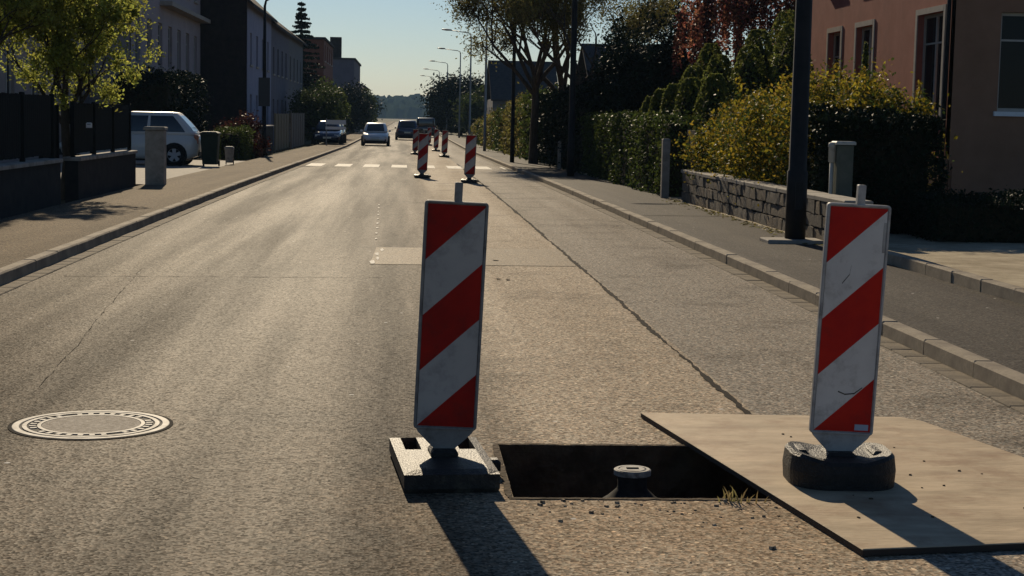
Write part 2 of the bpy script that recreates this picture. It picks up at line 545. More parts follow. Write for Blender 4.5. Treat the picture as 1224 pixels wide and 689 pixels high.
def thing(name, label, cat, loc=(0, 0, 0), rz=0.0, group=None):
    o = bpy.data.objects.new(name, None)
    o.empty_display_size = 0.2
    o.location = loc
    o.rotation_euler = (0, 0, rz)
    COL.objects.link(o)
    return tag(o, label, cat, group)


def structure(o):
    o['kind'] = 'structure'
    return o


def copy_tree(root, loc, rot, label, group=None):
    def rec(o, parent):
        c = o.copy()
        COL.objects.link(c)
        c.parent = parent
        for ch in o.children:
            rec(ch, c)
        return c
    c = rec(root, None)
    c.location, c.rotation_euler = loc, rot
    c['label'] = label
    if group:
        c['group'] = group
    elif 'group' in c:
        del c['group']
    return c


# ------------------------------------------------------------------ ground, road, pavements
YB = [-40, -20, -8, 0, 4, 6.0, 6.65, 7.75, 9, 12]+[12+2.5*i for i in range(1, 36)]+[102, 120, 160, 220, 300, 420, 600]
PIT = (0.47, 1.80, 6.65, 7.75)


def sheet(name, xs, ys, z, m, hole=None):
    xs, ys = sorted(xs), sorted(ys)
    vs = [(x, y, gz(y)+z) for y in ys for x in xs]
    n = len(xs)
    fs = []
    for j in range(len(ys)-1):
        for i in range(n-1):
            if hole and xs[i] >= hole[0]-1e-6 and xs[i+1] <= hole[1]+1e-6 and ys[j] >= hole[2]-1e-6 and ys[j+1] <= hole[3]+1e-6:
                continue
            fs.append((j*n+i, j*n+i+1, (j+1)*n+i+1, (j+1)*n+i))
    b = MB()
    b.add(vs, fs)
    return structure(b.build(name, m))


KL, KR = -3.55, 3.60
gx = [-1200, -400, -100, -30, -12, -3.0, PIT[0], PIT[1], 3.0, 12, 30, 100, 400, 1200]
sheet('ground', gx, [-150]+YB+[1000, 1950], -0.03, 'ground', PIT)
sheet('road', [KL-0.05, PIT[0], PIT[1], KR+0.05], YB, 0.0, 'road', PIT)


def slab(name, x0, x1, ys, z, m):
    """raised sheet with side skirts (pavement)"""
    b = MB()
    n = len(ys)
    vs = []
    for y in ys:
        g = gz(y)
        vs += [(x0, y, g-0.02), (x0, y, g+z), (x1, y, g+z), (x1, y, g-0.02)]
    fs = []
    for j in range(n-1):
        for i in range(3):
            fs.append((4*j+i, 4*j+i+1, 4*j+5+i, 4*j+4+i))
    fs += [(0, 3, 2, 1)]
    b.add(vs, fs)
    return structure(b.build(name, m))


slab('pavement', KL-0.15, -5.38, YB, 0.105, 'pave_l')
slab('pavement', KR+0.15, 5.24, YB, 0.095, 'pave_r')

# kerbs: single stones near, one strip beyond; gutter pavers near, strip beyond
kb = MB().box((0, 0, 0.035), (0.135, 0.985, 0.17), ch=0.014).build('kerbstone', 'kerb')
gb = MB().box((0, 0, -0.02), (0.155, 0.318, 0.05), ch=0.006).build('gutter_paver', 'gutter')
kme, gme = kb.data, gb.data
bpy.data.objects.remove(kb)
bpy.data.objects.remove(gb)
YF = [y for y in YB if y >= 102]
for side, kx, hk in ((-1, KL, 0.0), (1, KR, -0.01)):
    b = MB()
    vs, fs = [], []
    for j, y in enumerate(YF):
        g = gz(y)
        x0, x1 = kx, kx+side*0.14
        vs += [(x0, y, g-0.02), (x0, y, g+0.12+hk), (x1, y, g+0.12+hk), (x1, y, g-0.02)]
        if j:
            for i in range(3):
                fs.append((4*j+i-4, 4*j+i-3, 4*j+1+i, 4*j+i))
    b.add(vs, fs)
    k = structure(b.build('kerb', 'kerb'))
    for i in range(97):
        y = 5.0+i
        o = inst(kme, 'kerbstone', (kx+side*0.07+R.uniform(-.004, .004), y+0.5, gz(y+0.5)+hk+R.uniform(-.004, .004)), k,
                 (math.atan2(gz(y+1)-gz(y), 1), R.uniform(-.01, .01), R.uniform(-.003, .003)))
    b = MB()
    vs, fs = [], []
    for j, y in enumerate([40.2]+[yy for yy in YB if yy > 42]):
        g = gz(y)
        vs += [(kx-side*0.005, y, g+0.006), (kx-side*0.17, y, g+0.006)]
        if j:
            fs.append((2*j-2, 2*j-1, 2*j+1, 2*j))
    b.add(vs, fs)
    gtr = structure(b.build('gutter', 'gutter'))
    for i in range(105):
        y = 6.0+i*0.325
        inst(gme, 'gutter_paver', (kx-side*0.085, y+0.16, gz(y+.16)+0.004+R.uniform(-.002, .003)), gtr,
             (R.uniform(-.004, .004), R.uniform(-.012, .012), R.uniform(-.008, .008)))


def ribbon(name, pts, widths, z, m, jag=0.0):
    b = MB()
    vs, fs = [], []
    for i, (x, y) in enumerate(pts):
        w = widths[i] if hasattr(widths, '__len__') else widths
        a, c = w/2+R.uniform(-jag, jag), w/2+R.uniform(-jag, jag)
        p, q = pts[max(i-1, 0)], pts[min(i+1, len(pts)-1)]
        dx, dy = q[0]-p[0], q[1]-p[1]
        l = math.hypot(dx, dy)
        nx, ny = -dy/l, dx/l
        vs += [(x+nx*a, y+ny*a, gz(y)+z), (x-nx*c, y-ny*c, gz(y)+z)]
        if i:
            fs.append((2*i-2, 2*i-1, 2*i+1, 2*i))
    b.add(vs, fs)
    return structure(b.build(name, m))


def wander(x0, y0, x1, y1, step, amp):
    n = max(2, int(math.hypot(x1-x0, y1-y0)/step))
    w = 0
    out = []
    for i in range(n+1):
        t = i/n
        w = w*0.8+R.uniform(-amp, amp)
        dx, dy = x1-x0, y1-y0
        l = math.hypot(dx, dy)
        out.append((x0+dx*t-dy/l*w, y0+dy*t+dx/l*w))
    return out


pts = wander(1.88, 8.45, 1.96, 62, 0.07, 0.006)
ribbon('tar_seam', pts, [0.026+0.018*math.sin(i*0.13)*math.sin(i*0.041)+0.00045*i*0.1 for i in range(len(pts))], 0.004, 'tar', 0.010)
pts = wander(-2.05, 9.3, -2.62, 16.5, 0.08, 0.008)
ribbon('road_crack', pts, 0.003, 0.004, 'tar', 0.003)
pts = wander(-3.2, 15.6, -0.2, 15.9, 0.08, 0.008)
ribbon('road_crack', pts, 0.012, 0.004, 'tar', 0.008)
pts = wander(3.8, 25.8, 5.2, 25.9, 0.1, 0.006)
ribbon('pavement_joint', pts, 0.05, 0.099, 'tar', 0.01)
pts = wander(3.8, 17.4, 5.2, 17.6, 0.1, 0.006)
ribbon('pavement_joint', pts, 0.02, 0.099, 'tar', 0.008)


def flat(name, poly, z, m):
    b = MB()
    b.add([(x, y, gz(y)+z) for x, y in poly], [tuple(range(len(poly)))])
    return structure(b.build(name, m))


flat('road_patch', [(-0.36, 17.35), (1.86, 17.45), (1.87, 19.75), (-0.33, 19.65)], 0.004, 'patch')
# worn remains of a painted line along the patch
pm = MB()
for (x, y, w, l) in [(-0.33, 17.55, .07, .28), (-0.29, 18.05, .05, .30), (-0.31, 18.6, .06, .34), (-0.26, 19.2, .05, .26)]:
    poly = []
    for k in range(9):
        a = 2*PI*k/9
        rr = R.uniform(.45, 1.25)
        poly.append((x+w*.5*rr*math.cos(a), y+l*.75*rr*math.sin(a), gz(y)+0.008))
    pm.add(poly, [tuple(range(9))])
for i in range(9):
    y = 21+i*1.05
    poly = []
    for k in range(8):
        a = 2*PI*k/8
        rr = R.uniform(.5, 1.1)
        poly.append((-0.36+0.02*rr*math.cos(a)-0.012*i, y+.16*rr*math.sin(a), gz(y)+0.008))
    pm.add(poly, [tuple(range(8))])
structure(pm.build('worn_road_paint', 'paint'))
# small dark bolts/scraps in the road by the patch
for x, y in ((0.93, 15.9), (1.02, 15.85), (1.02, 18.0)):
    p = [(x+0.035*R.uniform(.6, 1.2)*math.cos(k), y+0.05*R.uniform(.6, 1.2)*math.sin(k)) for k in (0, 1.05, 2.1, 3.1, 4.2, 5.2)]
    flat('tar_spot', p, 0.009, 'tar')
# crosswalk bars
cw = MB()
cw.add([(-3.33, 55.05, gz(55.05)+0.004), (-2.80, 55.05, gz(55.05)+0.004), (-2.80, 58.6, gz(58.6)+0.004), (-3.33, 58.6, gz(58.6)+0.004)], [(0, 1, 2, 3)])
cw = structure(cw.build('crosswalk', 'paint'))
for i in range(1, 8):
    x0 = -3.33+i*0.955
    y0, y1 = 55.05-0.03*i, 58.6-0.03*i
    MB().add([(x0, y0, gz(y0)+0.004), (x0+.53, y0, gz(y0)+0.004), (x0+.53, y1, gz(y1)+0.004), (x0, y1, gz(y1)+0.004)], [(0, 1, 2, 3)]).build('marking_bar', 'paint', cw)

# concrete driveway with the parked hatchback
b = MB()
ys_ = [34.6, 40, 46, 52, 56.5]
b.add([(x, y, gz(y)+0.09) for y in ys_ for x in (-12, -5.39)], [(2*j, 2*j+1, 2*j+3, 2*j+2) for j in range(len(ys_)-1)])
structure(b.build('driveway', 'concrete'))

# the excavated pit in the road
PD = 0.62
x0, x1, y0, y1 = PIT
pb = MB()
nseg = 14


def pit_wall(p, q):
    vs, fs = [], []
    rows = 6
    for r_ in range(rows+1):
        for i in range(nseg+1):
            t = i/nseg
            j = 0 if r_ == 0 else R.uniform(-.014, .02)
            x, y = p[0]+(q[0]-p[0])*t, p[1]+(q[1]-p[1])*t
            # inward or outward wobble
            cx, cy = (x0+x1)/2, (y0+y1)/2
            if abs(p[0]-q[0]) < 1e-6:
                x += j*(1 if x < cx else -1)
            else:
                y += j*(1 if y < cy else -1)
            vs.append((x, y, -PD*r_/rows))
    for r_ in range(rows):
        for i in range(nseg):
            a = r_*(nseg+1)+i
            fs.append((a, a+1, a+nseg+2, a+nseg+1))
    pb.add(vs, fs)


for p, q in (((x0, y0), (x1, y0)), ((x1, y0), (x1, y1)), ((x1, y1), (x0, y1)), ((x0, y1), (x0, y0))):
    pit_wall(p, q)
nf = 12
vs = [(x0-.03+(x1-x0+.06)*i/nf, y0-.03+(y1-y0+.06)*j/nf, -PD+0.01+R.uniform(0, .05)) for j in range(nf+1) for i in range(nf+1)]
pb.add(vs, [(j*(nf+1)+i, j*(nf+1)+i+1, (j+1)*(nf+1)+i+1, (j+1)*(nf+1)+i) for j in range(nf) for i in range(nf)])
structure(pb.build('pit', 'soil'))

for p_, q_ in (((x0-.02, y0-.016), (1.55, y0-.016)), ((x0-.02, y1+.016), (x1, y1+.016)), ((x0-.016, y1), (x0-.016, y0))):
    pts = wander(*p_, *q_, 0.035, 0.002)
    ribbon('broken_edge', pts, [0.022+0.012*abs(math.sin(i*1.7)*math.sin(i*.31)) for i in range(len(pts))], 0.004, 'soil', 0.004)
# crumbs of broken asphalt and soil round the pit
cm = MB()
for i in range(110):
    a = R.random()
    x, y = R.uniform(0.55, 1.7), 6.62-abs(R.gauss(0, .22))
    if R.random() < 0.3:
        x, y = R.uniform(0.4, 2.4), R.uniform(5.2, 6.6)
    s = min(abs(R.gauss(.002, .003))+.0015, .011)
    if 1.27+(8.5-y)*0.158-.02 < x:
        continue
    cm.box((x, y, s*.4), (s*2*R.uniform(.6, 1.2), s*2*R.uniform(.6, 1.2), s), R.uniform(0, 3), ch=s*.2)
crumbs = cm.build('loose_grit', 'patch')
crumbs['kind'] = 'stuff'
tag(crumbs, 'crumbs of soil and broken asphalt scattered along the pit edge', 'grit')

# yard and driveway on the right
yp = [(5.26, -10), (5.26, 60), (40, 60), (40, -10)]
b = MB()
ys_ = [-10, 0, 10, 14, 17, 20, 25, 30, 36, 42, 50, 60]
b.add([(x, y, gz(y)+0.085) for y in ys_ for x in (5.26, 9, 20, 40)], [(4*j+i, 4*j+i+1, 4*j+5+i, 4*j+4+i) for j in range(len(ys_)-1) for i in range(3)])
structure(b.build('yard', 'yard'))
# low stone edging between pavement and yard
eb = MB().box((0, 0, 0.03), (0.13, 0.78, 0.16), ch=0.012).build('edging_stone', 'kerb')
ek = eb
structure(ek)
ek.name = 'yard_edging'
ek.location = (5.29, 8.4, gz(8.4)+0.1)
for i in range(1, 15):
    y = 8.4+i*0.8
    inst(ek.data, 'edging_stone', (R.uniform(-.006, .006), i*0.8, R.uniform(-.005, .005)), ek, (0, 0, R.uniform(-.012, .012)))


# ------------------------------------------------------------------ striped barriers
def clip_stripe(lo, hi, w, h0, h1, slope):
    """parallelogram lo<=z-slope*x<=hi clipped to the board rectangle (x 0..w)"""
    poly = [(0, h0), (w, h0), (w, h1), (0, h1)]
    for s, lim in ((1, lo), (-1, hi)):
        out = []
        for i in range(len(poly)):
            p, q = poly[i], poly[(i+1) % len(poly)]
            a = s*((p[1]-slope*p[0])-lim)
            c = s*((q[1]-slope*q[0])-lim)
            if a >= 0:
                out.append(p)
            if a*c < 0:
                t = a/(a-c)
                out.append((p[0]+(q[0]-p[0])*t, p[1]+(q[1]-p[1])*t))
        poly = out
        if len(poly) < 3:
            return None
    return poly


def rrect(w, h, r_, cx, cz, n=4):
    out = []
    for sx, sz, a0 in ((1, -1, -PI/2), (1, 1, 0), (-1, 1, PI/2), (-1, -1, PI)):
        for k in range(n+1):
            a = a0+PI/2*k/n
            out.append((cx+sx*(w/2-r_)+r_*math.cos(a), cz+sz*(h/2-r_)+r_*math.sin(a)))
    return out


def barrier_board(root, lean, dz, frame, red, white, rzb=0.0, sticker=False, w=0.278, base_z=0.205):
    """board, stripes, stem and lug under root; leaning sideways by lean"""
    bd = bpy.data.objects.new('board', None)
    T = Matrix.Translation((0, 0, 0.06)) @ Matrix.Rotation(rzb, 4, 'Z') @ Matrix.Rotation(lean, 4, 'Y') @ Matrix.Translation((0, 0, -0.06+dz))
    h = 1.005
    z0 = base_z
    def put(b):
        b.v = [tuple(T @ Vector(p)) for p in b.v]
        return b
    # core with raised rounded rim
    core = MB().prism(rrect(w, h, 0.016, 0, z0+h/2), 0.022, 'y', -0.011)
    core = put(core).build('board', frame, root)
    outer, inner = rrect(w, h, 0.016, 0, z0+h/2), rrect(w-0.026, h-0.026, 0.008, 0, z0+h/2)
    for sgn in (-1, 1):
        b = MB()
        n = len(outer)
        y1_, y2_ = sgn*0.0112, sgn*0.019
        vs = [(p[0], y1_, p[1]) for p in outer]+[(p[0], y2_, p[1]) for p in rrect(w-.006, h-.006, .014, 0, z0+h/2)]
        vs += [(p[0], y2_, p[1]) for p in rrect(w-.020, h-.020, .009, 0, z0+h/2)]+[(p[0], y1_, p[1]) for p in inner]
        fs = []
        for k in range(3):
            for i in range(n):
                j = (i+1) % n
                fs.append((k*n+i, k*n+j, k*n+n+j, k*n+n+i))
        b.add(vs, fs)
        put(b).build('rim', frame, core)
        wi, hi = w-0.030, h-0.030
        slope = 0.235/wi*(1 if sgn < 0 else 1)
        per = hi/4.0
        zz = z0+0.015
        for k in range(-1, 4):
            poly = clip_stripe(zz+k*per-0.0005, zz+(k+1)*per-0.0, wi, zz, zz+hi, slope)
            if not poly:
                continue
            b = MB().prism([(p[0]-wi/2, p[1]) for p in poly], 0.0015, 'y', 0.0115 if sgn > 0 else -0.013)
            put(b).build('stripe', red if k % 2 else white, core)
    # lug on top
    put(MB().prism(rrect(0.034, 0.085, 0.006, 0.005, z0+h+0.040), 0.03, 'y', -0.015)).build('lug', frame, root)
    # funnel shaped lower end and stem
    put(MB().prism([(-w/2+.012, z0+.002), (-w/2+.02, z0-0.012), (-0.045, z0-0.085), (-0.026, z0-0.115), (-0.026, 0.03-dz), (0.026, 0.03-dz),
                    (0.026, z0-0.115), (0.045, z0-0.085), (w/2-.02, z0-0.012), (w/2-.012, z0+.002)], 0.026, 'y', -0.013)).build('stem', frame, root)
    if sticker:
        put(MB().prism([(0.055, z0+.022), (0.115, z0+.022), (0.115, z0+.048), (0.055, z0+.048)], 0.0012, 'y', -0.0147)).build('sticker', 'sticker', core)
        put(MB().prism([(0.112, z0+.80), (0.124, z0+.80), (0.124, z0+.93), (0.112, z0+.93)], 0.001, 'y', -0.0147)).build('sticker', 'frame', core)
    if sticker:
        for pts_ in ([(-.03, z0+.19), (0, z0+.178), (.04, z0+.183), (.075, z0+.21)], [(-.05, z0+.66), (-.02, z0+.70), (-.015, z0+.74)], [(.02, z0+.58), (.024, z0+.62)]):
            b = MB()
            for (xa, za), (xb, zb_) in zip(pts_, pts_[1:]):
                b.add([(xa, -.0136, za-.0035), (xb, -.0136, zb_-.0025), (xb, -.0136, zb_+.0025), (xa, -.0136, za+.0025)], [(0, 1, 2, 3)])
            put(b).build('scuff', 'rubber_dusty', core)
    bpy.data.objects.remove(bd)


def flat_base(root, w, l, hgt, m, top_m, front=0.45):
    """recycled-rubber foot plate: solid block with two grip openings through its rear half and a socket block"""
    hw_, y_a, y_b = w/2, -l*front, l*(1-front)
    xs = [-hw_, -hw_+.045, -.085, .085, hw_-.045, hw_]
    ys_ = [y_a, y_a+.05, -.02, .10, .30, y_b-.07, y_b]
    holes = {(1, 3), (3, 3), (1, 4), (3, 4)}
    ch_ = .014
    b = MB()
    nx_ = len(xs)

    def pz(i, j):
        edge = i in (0, nx_-1) or j in (0, len(ys_)-1)
        return hgt-ch_ if edge else hgt
    b.add([(x, y, pz(i, j)) for j, y in enumerate(ys_) for i, x in enumerate(xs)],
          [(j*nx_+i, j*nx_+i+1, (j+1)*nx_+i+1, (j+1)*nx_+i) for j in range(len(ys_)-1) for i in range(nx_-1) if (i, j) not in holes])
    for i in (1, 3):
        x0_, x1_, y0_, y1_ = xs[i], xs[i+1], ys_[3], ys_[5]
        q = [(x0_, y0_), (x1_, y0_), (x1_, y1_), (x0_, y1_)]
        b.add([(x, y, hgt) for x, y in q]+[(x, y, .012) for x, y in q], [(0, 1, 5, 4), (1, 2, 6, 5), (2, 3, 7, 6), (3, 0, 4, 7), (4, 5, 6, 7)])
    q = [(xs[0], ys_[0]), (xs[-1], ys_[0]), (xs[-1], ys_[-1]), (xs[0], ys_[-1])]
    g = [(q[0][0]+.01, q[0][1]+.01), (q[1][0]-.01, q[1][1]+.01), (q[2][0]-.01, q[2][1]-.01), (q[3][0]+.01, q[3][1]-.01)]
    b.add([(x, y, hgt-ch_) for x, y in q]+[(x, y, .02) for x, y in q]+[(x, y, 0) for x, y in g],
          [(1, 0, 4, 5), (2, 1, 5, 6), (3, 2, 6, 7), (0, 3, 7, 4), (5, 4, 8, 9), (6, 5, 9, 10), (7, 6, 10, 11), (4, 7, 11, 8)])
    o = b.build('foot', m, root)
    MB().box((0, 0.01, hgt+.012), (0.12, 0.15, .03), ch=.012).build('socket_block', top_m, root)
    return o


b1 = thing('guide_barrier', 'darker red and white striped barrier board on flat rubber foot left of the open pit', 'barrier', (0.185, 7.08, 0), math.radians(5))
flat_base(b1, 0.405, 0.80, 0.095, 'rubber_dusty', 'rubber_dusty')
# grip lug of the foot towards the pit
MB().box((0.225, -0.02, 0.05), (0.05, 0.07, 0.05), ch=.01).build('grip', 'rubber', b1)
barrier_board(b1, math.radians(2.1), 0.0, 'frame_d', 'red_d', 'white_d', math.radians(-4))

b2 = thing('guide_barrier', 'bright red and white striped barrier board on round-cornered foot standing on steel plate', 'barrier', (1.905, 6.90, 0.028), math.radians(-3))
# round-cornered bulky foot with two humps
hump = MB()
rings = []
for z, s, zz in ((0, 1.0, 0), (0.07, 1.02, 0), (0.115, 0.985, 1), (0.13, 0.93, 1)):
    ring = []
    for p in rrect(0.455*s, 0.42*s, 0.15*s, 0, 0, 8):
        k = math.cos(p[0]/0.2275*PI*0.95)
        ring.append((p[0], p[1]-0.01, z+(0.018*(-k) if zz else 0)))
    rings.append(ring)
hump.loft(rings, cap=False)
n = len(rings[0])
inner = [(p[0]*.6, (p[1]+.01)*.6-.01, 0.118) for p in rings[-1]]
o_ = len(hump.v)
hump.v += inner
for i in range(n):
    j = (i+1) % n
    hump.f.append((3*n+i, 3*n+j, o_+j, o_+i))
hump.f.append(tuple(o_+i for i in range(n)))
hump.build('foot', 'rubber', b2)
MB().box((0, 0, 0.09), (0.13, 0.14, 0.085), ch=.012).build('socket_block', 'rubber_dusty', b2)
for s in (-1, 1):
    MB().box((s*0.165, 0.03, 0.125), (0.05, 0.16, 0.03), ch=.012).build('grip', 'rubber_dusty', b2)
barrier_board(b2, math.radians(2.2), 0.0, 'frame', 'red', 'white', math.radians(2), sticker=True)

for (x, y, rz, lab, grp) in [
        (0.46, 44.7, 2, 'striped barrier standing before the crosswalk in the middle of the road', None),
        (1.63, 41.5, -3, 'striped barrier standing before the crosswalk on the tar seam', None),
        (1.78, 75.0, 4, 'striped barrier beyond the crosswalk, first along the tar seam', None),
        (0.47, 80.0, -2, 'striped barrier beyond the crosswalk in the middle of the road', None),
        (1.70, 91.5, 3, 'tiny distant striped barrier at the far end of the works', 'distant barriers'),
        (1.60, 112.0, 3, 'tiny distant striped barrier at the far end of the works', 'distant barriers')]:
    copy_tree(b1, (x, y, gz(y)+0.001), (math.atan(-0.004), 0, math.radians(rz)), lab, grp)

# ------------------------------------------------------------------ steel plate over the pit
pp = [(1.27, 8.50), (1.69, 5.74), (3.20, 5.98), (2.97, 7.25), (2.74, 8.33), (2.66, 8.44)]
b = MB()
th = 0.024
zt = 0.030
# slightly sagging/uneven top as triangulated fan is flat; keep a bevelled slab
cx, cy = sum(p[0] for p in pp)/6, sum(p[1] for p in pp)/6
ins = [(p[0]+(cx-p[0])*0.004, p[1]+(cy-p[1])*0.004) for p in pp]
rings = [[(p[0], p[1], 0.004) for p in pp], [(p[0], p[1], zt-.003) for p in pp], [(p[0], p[1], zt) for p in ins]]
rings = [list(r_) for r_ in rings]
b.loft(rings)
pl = b.build('steel_plate', 'plate')
pl.data.materials.append(MAT['plate_edge'])
for p in pl.data.polygons:
    if abs(p.normal.z) < 0.5:
        p.material_index = 1
tag(pl, 'large tan rusty steel plate lying over the pit corner', 'steel plate')

sp_ = MB()
for i in range(26):
    x, y = R.uniform(1.75, 2.7), R.uniform(6.1, 8.2)
    sz_ = R.uniform(.002, .006)
    sp_.box((x, y, zt+sz_*.4), (sz_*2.2*R.uniform(.6, 1.4), sz_*2, sz_), R.uniform(0, 3), ch=sz_*.2)
sp_ = sp_.build('loose_grit', 'soil')
sp_['kind'] = 'stuff'
tag(sp_, 'few dark crumbs of dirt lying on the steel plate', 'grit')

# ------------------------------------------------------------------ street cap in the pit
vc = thing('valve_cap', 'small round iron valve cap on a flared pipe standing in the pit', 'valve cap', (1.045, 7.20, -PD+0.03))
H0 = PD-0.03
MB().lathe([(0.15, 0.0), (0.15, H0-.26), (0.138, H0-.14), (0.115, H0-.125), (0.07, H0-.085), (0.066, H0-.07), (0.068, H0-.008), (0.064, H0-.004)], 28).build('flared_pipe', 'iron_dark', vc, True)
MB().lathe([(0.084, H0-.018), (0.084, H0+.004), (0.078, H0+.008), (0.064, H0+.008), (0.062, H0+.003), (0.0, H0+.003)], 28).build('rim', 'iron', vc)
MB().lathe([(0.060, H0-.002), (0.060, H0+.006), (0.056, H0+.009), (0.0, H0+.009)], 24).build('lid', 'iron', vc)
MB().box((0.0, 0, H0+.0115), (0.055, 0.014, 0.005)).build('lid_bar', 'iron_dark', vc)

# ------------------------------------------------------------------ manhole
mh = thing('manhole_cover', 'round iron manhole cover with concrete centre set in the road', 'manhole', (-1.55, 8.18, 0.0))
MB().lathe([(0.402, -.05), (0.402, 0.0032), (0.376, 0.0032), (0.376, -.05)], 64).build('joint', 'tar', mh)
MB().lathe([(0.384, -.05), (0.384, 0.004), (0.381, 0.0055), (0.350, 0.0055), (0.347, 0.003), (0.347, -.05)], 64).build('outer_frame', 'iron', mh)
MB().lathe([(0.346, -.05), (0.346, 0.001), (0.25, 0.001), (0.25, -.05)], 64).build('groove_bed', 'iron_dark', mh)
MB().lathe([(0.334, -0.01), (0.334, 0.0055), (0.312, 0.0055), (0.310, -0.01)], 64).build('lid_ring', 'iron', mh)
cl = MB()
for k in range(32):
    a = 2*PI*k/32
    if k % 8 == 3:
        continue
    cl.box((0.284*math.cos(a), 0.284*math.sin(a), 0.0025), (0.034, 0.028, 0.006), a, ch=.0015)
cl.build('cleat_ring', 'iron', mh)['kind'] = 'stuff'
MB().lathe([(0.262, -0.01), (0.262, 0.0055), (0.243, 0.0055), (0.241, -0.01)], 64).build('inner_ring', 'iron', mh)
MB().lathe([(0.2405, -.04), (0.2405, 0.004), (0.0, 0.0045)], 48).build('concrete_fill', 'lid_concrete', mh)


# ------------------------------------------------------------------ foliage
def leaf_mesh(name, P, size, m, parent=None, up=0.0, outward=None, ow=0.0, aspect=0.55, seed=0, stuff=False):
    """P: Nx3 leaf centres (already local); each leaf is a folded diamond of two triangles"""
    rng = np.random.default_rng(seed)
    N_ = len(P)
    nrm = rng.normal(size=(N_, 3))
    if outward is not None:
        nrm = nrm/np.linalg.norm(nrm, axis=1, keepdims=True)+ow*outward
    nrm[:, 2] += up
    nrm /= np.linalg.norm(nrm, axis=1, keepdims=True)+1e-9
    t = rng.normal(size=(N_, 3))
    t -= nrm*(t*nrm).sum(1, keepdims=True)
    t /= np.linalg.norm(t, axis=1, keepdims=True)+1e-9
    s = np.cross(nrm, t)
    sz = size*rng.uniform(0.62, 1.28, (N_, 1))**1.6
    a = P-t*sz*0.5
    b_ = P+s*sz*aspect*0.5+nrm*sz*0.08
    c = P+t*sz*0.5
    d = P-s*sz*aspect*0.5+nrm*sz*0.08
    V = np.stack([a, b_, c, d], 1).reshape(-1, 3).astype(np.float32)
    me = bpy.data.meshes.new(name)
    me.vertices.add(4*N_)
    me.vertices.foreach_set('co', V.ravel())
    i0 = np.arange(N_)*4
    F_ = np.stack([i0, i0+1, i0+2, i0, i0+2, i0+3], 1).reshape(-1).astype(np.int32)
    me.loops.add(6*N_)
    me.loops.foreach_set('vertex_index', F_)
    me.polygons.add(2*N_)
    me.polygons.foreach_set('loop_start', np.arange(2*N_, dtype=np.int32)*3)
    me.polygons.foreach_set('loop_total', np.full(2*N_, 3, dtype=np.int32))
    me.update(calc_edges=True)
    me.materials.append(MAT[m])
    o = bpy.data.objects.new(name, me)
    COL.objects.link(o)
    o.parent = parent
    return o


def blob_points(n, c, r_, seed, clumps=40, spread=0.22, shell=0.75, flat_bottom=None):
    """points in clumps that fill an ellipsoid, denser towards its skin"""
    rng = np.random.default_rng(seed)
    d = rng.normal(size=(clumps, 3))
    d /= np.linalg.norm(d, axis=1, keepdims=True)
    rad = rng.uniform(shell**3, 1, (clumps, 1))**(1/3)*rng.uniform(0.82, 1.08, (clumps, 1))
    rad = np.where(rng.random((clumps, 1)) < 0.25, rng.uniform(0.2, 0.8, (clumps, 1)), rad)
    C = d*rad
    k = rng.integers(0, clumps, n)
    cs = rng.uniform(0.6, 1.3, clumps)[k][:, None]
    P = C[k]+rng.normal(size=(n, 3))*spread*cs
    P = P*np.array(r_)+np.array(c)
    out = (P-np.array(c))/np.array(r_)
    out /= np.linalg.norm(out, axis=1, keepdims=True)+1e-9
    if flat_bottom is not None:
        keep = P[:, 2] > flat_bottom
        P, out = P[keep], out[keep]
    return P, out


def box_points(n, lo, hi, seed, wob=0.10, depth=0.25, top_wob=None):
    """points near the skin of a hedge block with a lumpy outline"""
    rng = np.random.default_rng(seed)
    lo, hi = np.array(lo, float), np.array(hi, float)
    s = hi-lo
    ar = np.array([s[1]*s[2], s[1]*s[2], s[0]*s[2], s[0]*s[2], s[0]*s[1]*1.3])
    f = rng.choice(5, n, p=ar/ar.sum())
    P = lo+rng.random((n, 3))*s
    out = np.zeros((n, 3))
    dep = np.abs(rng.normal(0, depth, n))
    for k, (ax, sg) in enumerate(((0, -1), (0, 1), (1, -1), (1, 1), (2, 1))):
        mk = f == k
        P[mk, ax] = (lo[ax]+dep[mk]) if sg < 0 else (hi[ax]-dep[mk])
        out[mk, ax] = sg
    ph = rng.uniform(0, 6.28, 8)
    w = (np.sin(P[:, 0]*2.3+P[:, 1]*1.7+ph[0])+np.sin(P[:, 1]*4.1+P[:, 2]*3.3+ph[1])+np.sin(P[:, 0]*5.2-P[:, 1]*6.3+ph[2])*.7+np.sin(P[:, 2]*7+P[:, 1]*9+ph[3])*.5)
    P += out*(w*wob)[:, None]
    stray = rng.random(n) < 0.05
    P[stray] += out[stray]*np.abs(rng.normal(0, wob*1.6, (stray.sum(), 1)))
    P[:, 2] = np.maximum(P[:, 2], lo[2]+0.02)
    return P, out


def hedge(name, label, cat, lo, hi, n, size, m, seed, wob=0.1, depth=0.2, core=0.25, ow=0.6, group=None, up=0.2, part='foliage'):
    lo, hi = np.array(lo, float), np.array(hi, float)
    base = np.array([(lo[0]+hi[0])/2, (lo[1]+hi[1])/2, lo[2]])
    t = thing(name, label, cat, tuple(base), 0, group)
    P, out = box_points(n, lo-base, hi-base, seed, wob, depth)
    leaf_mesh(part, P, size, m, t, up, out, ow, seed=seed)
    c0, c1 = lo-base+core, hi-base-core
    b_ = MB()
    b_.box(((c0[0]+c1[0])/2, (c0[1]+c1[1])/2, (c1[2]-.0)/2+.0), (max(c1[0]-c0[0], .08), max(c1[1]-c0[1], .08), c1[2]), ch=0.05)
    b_.build('blocker_core', 'blocker', t)  # solid dark core added inside the hedge to stop light leaking
    return t


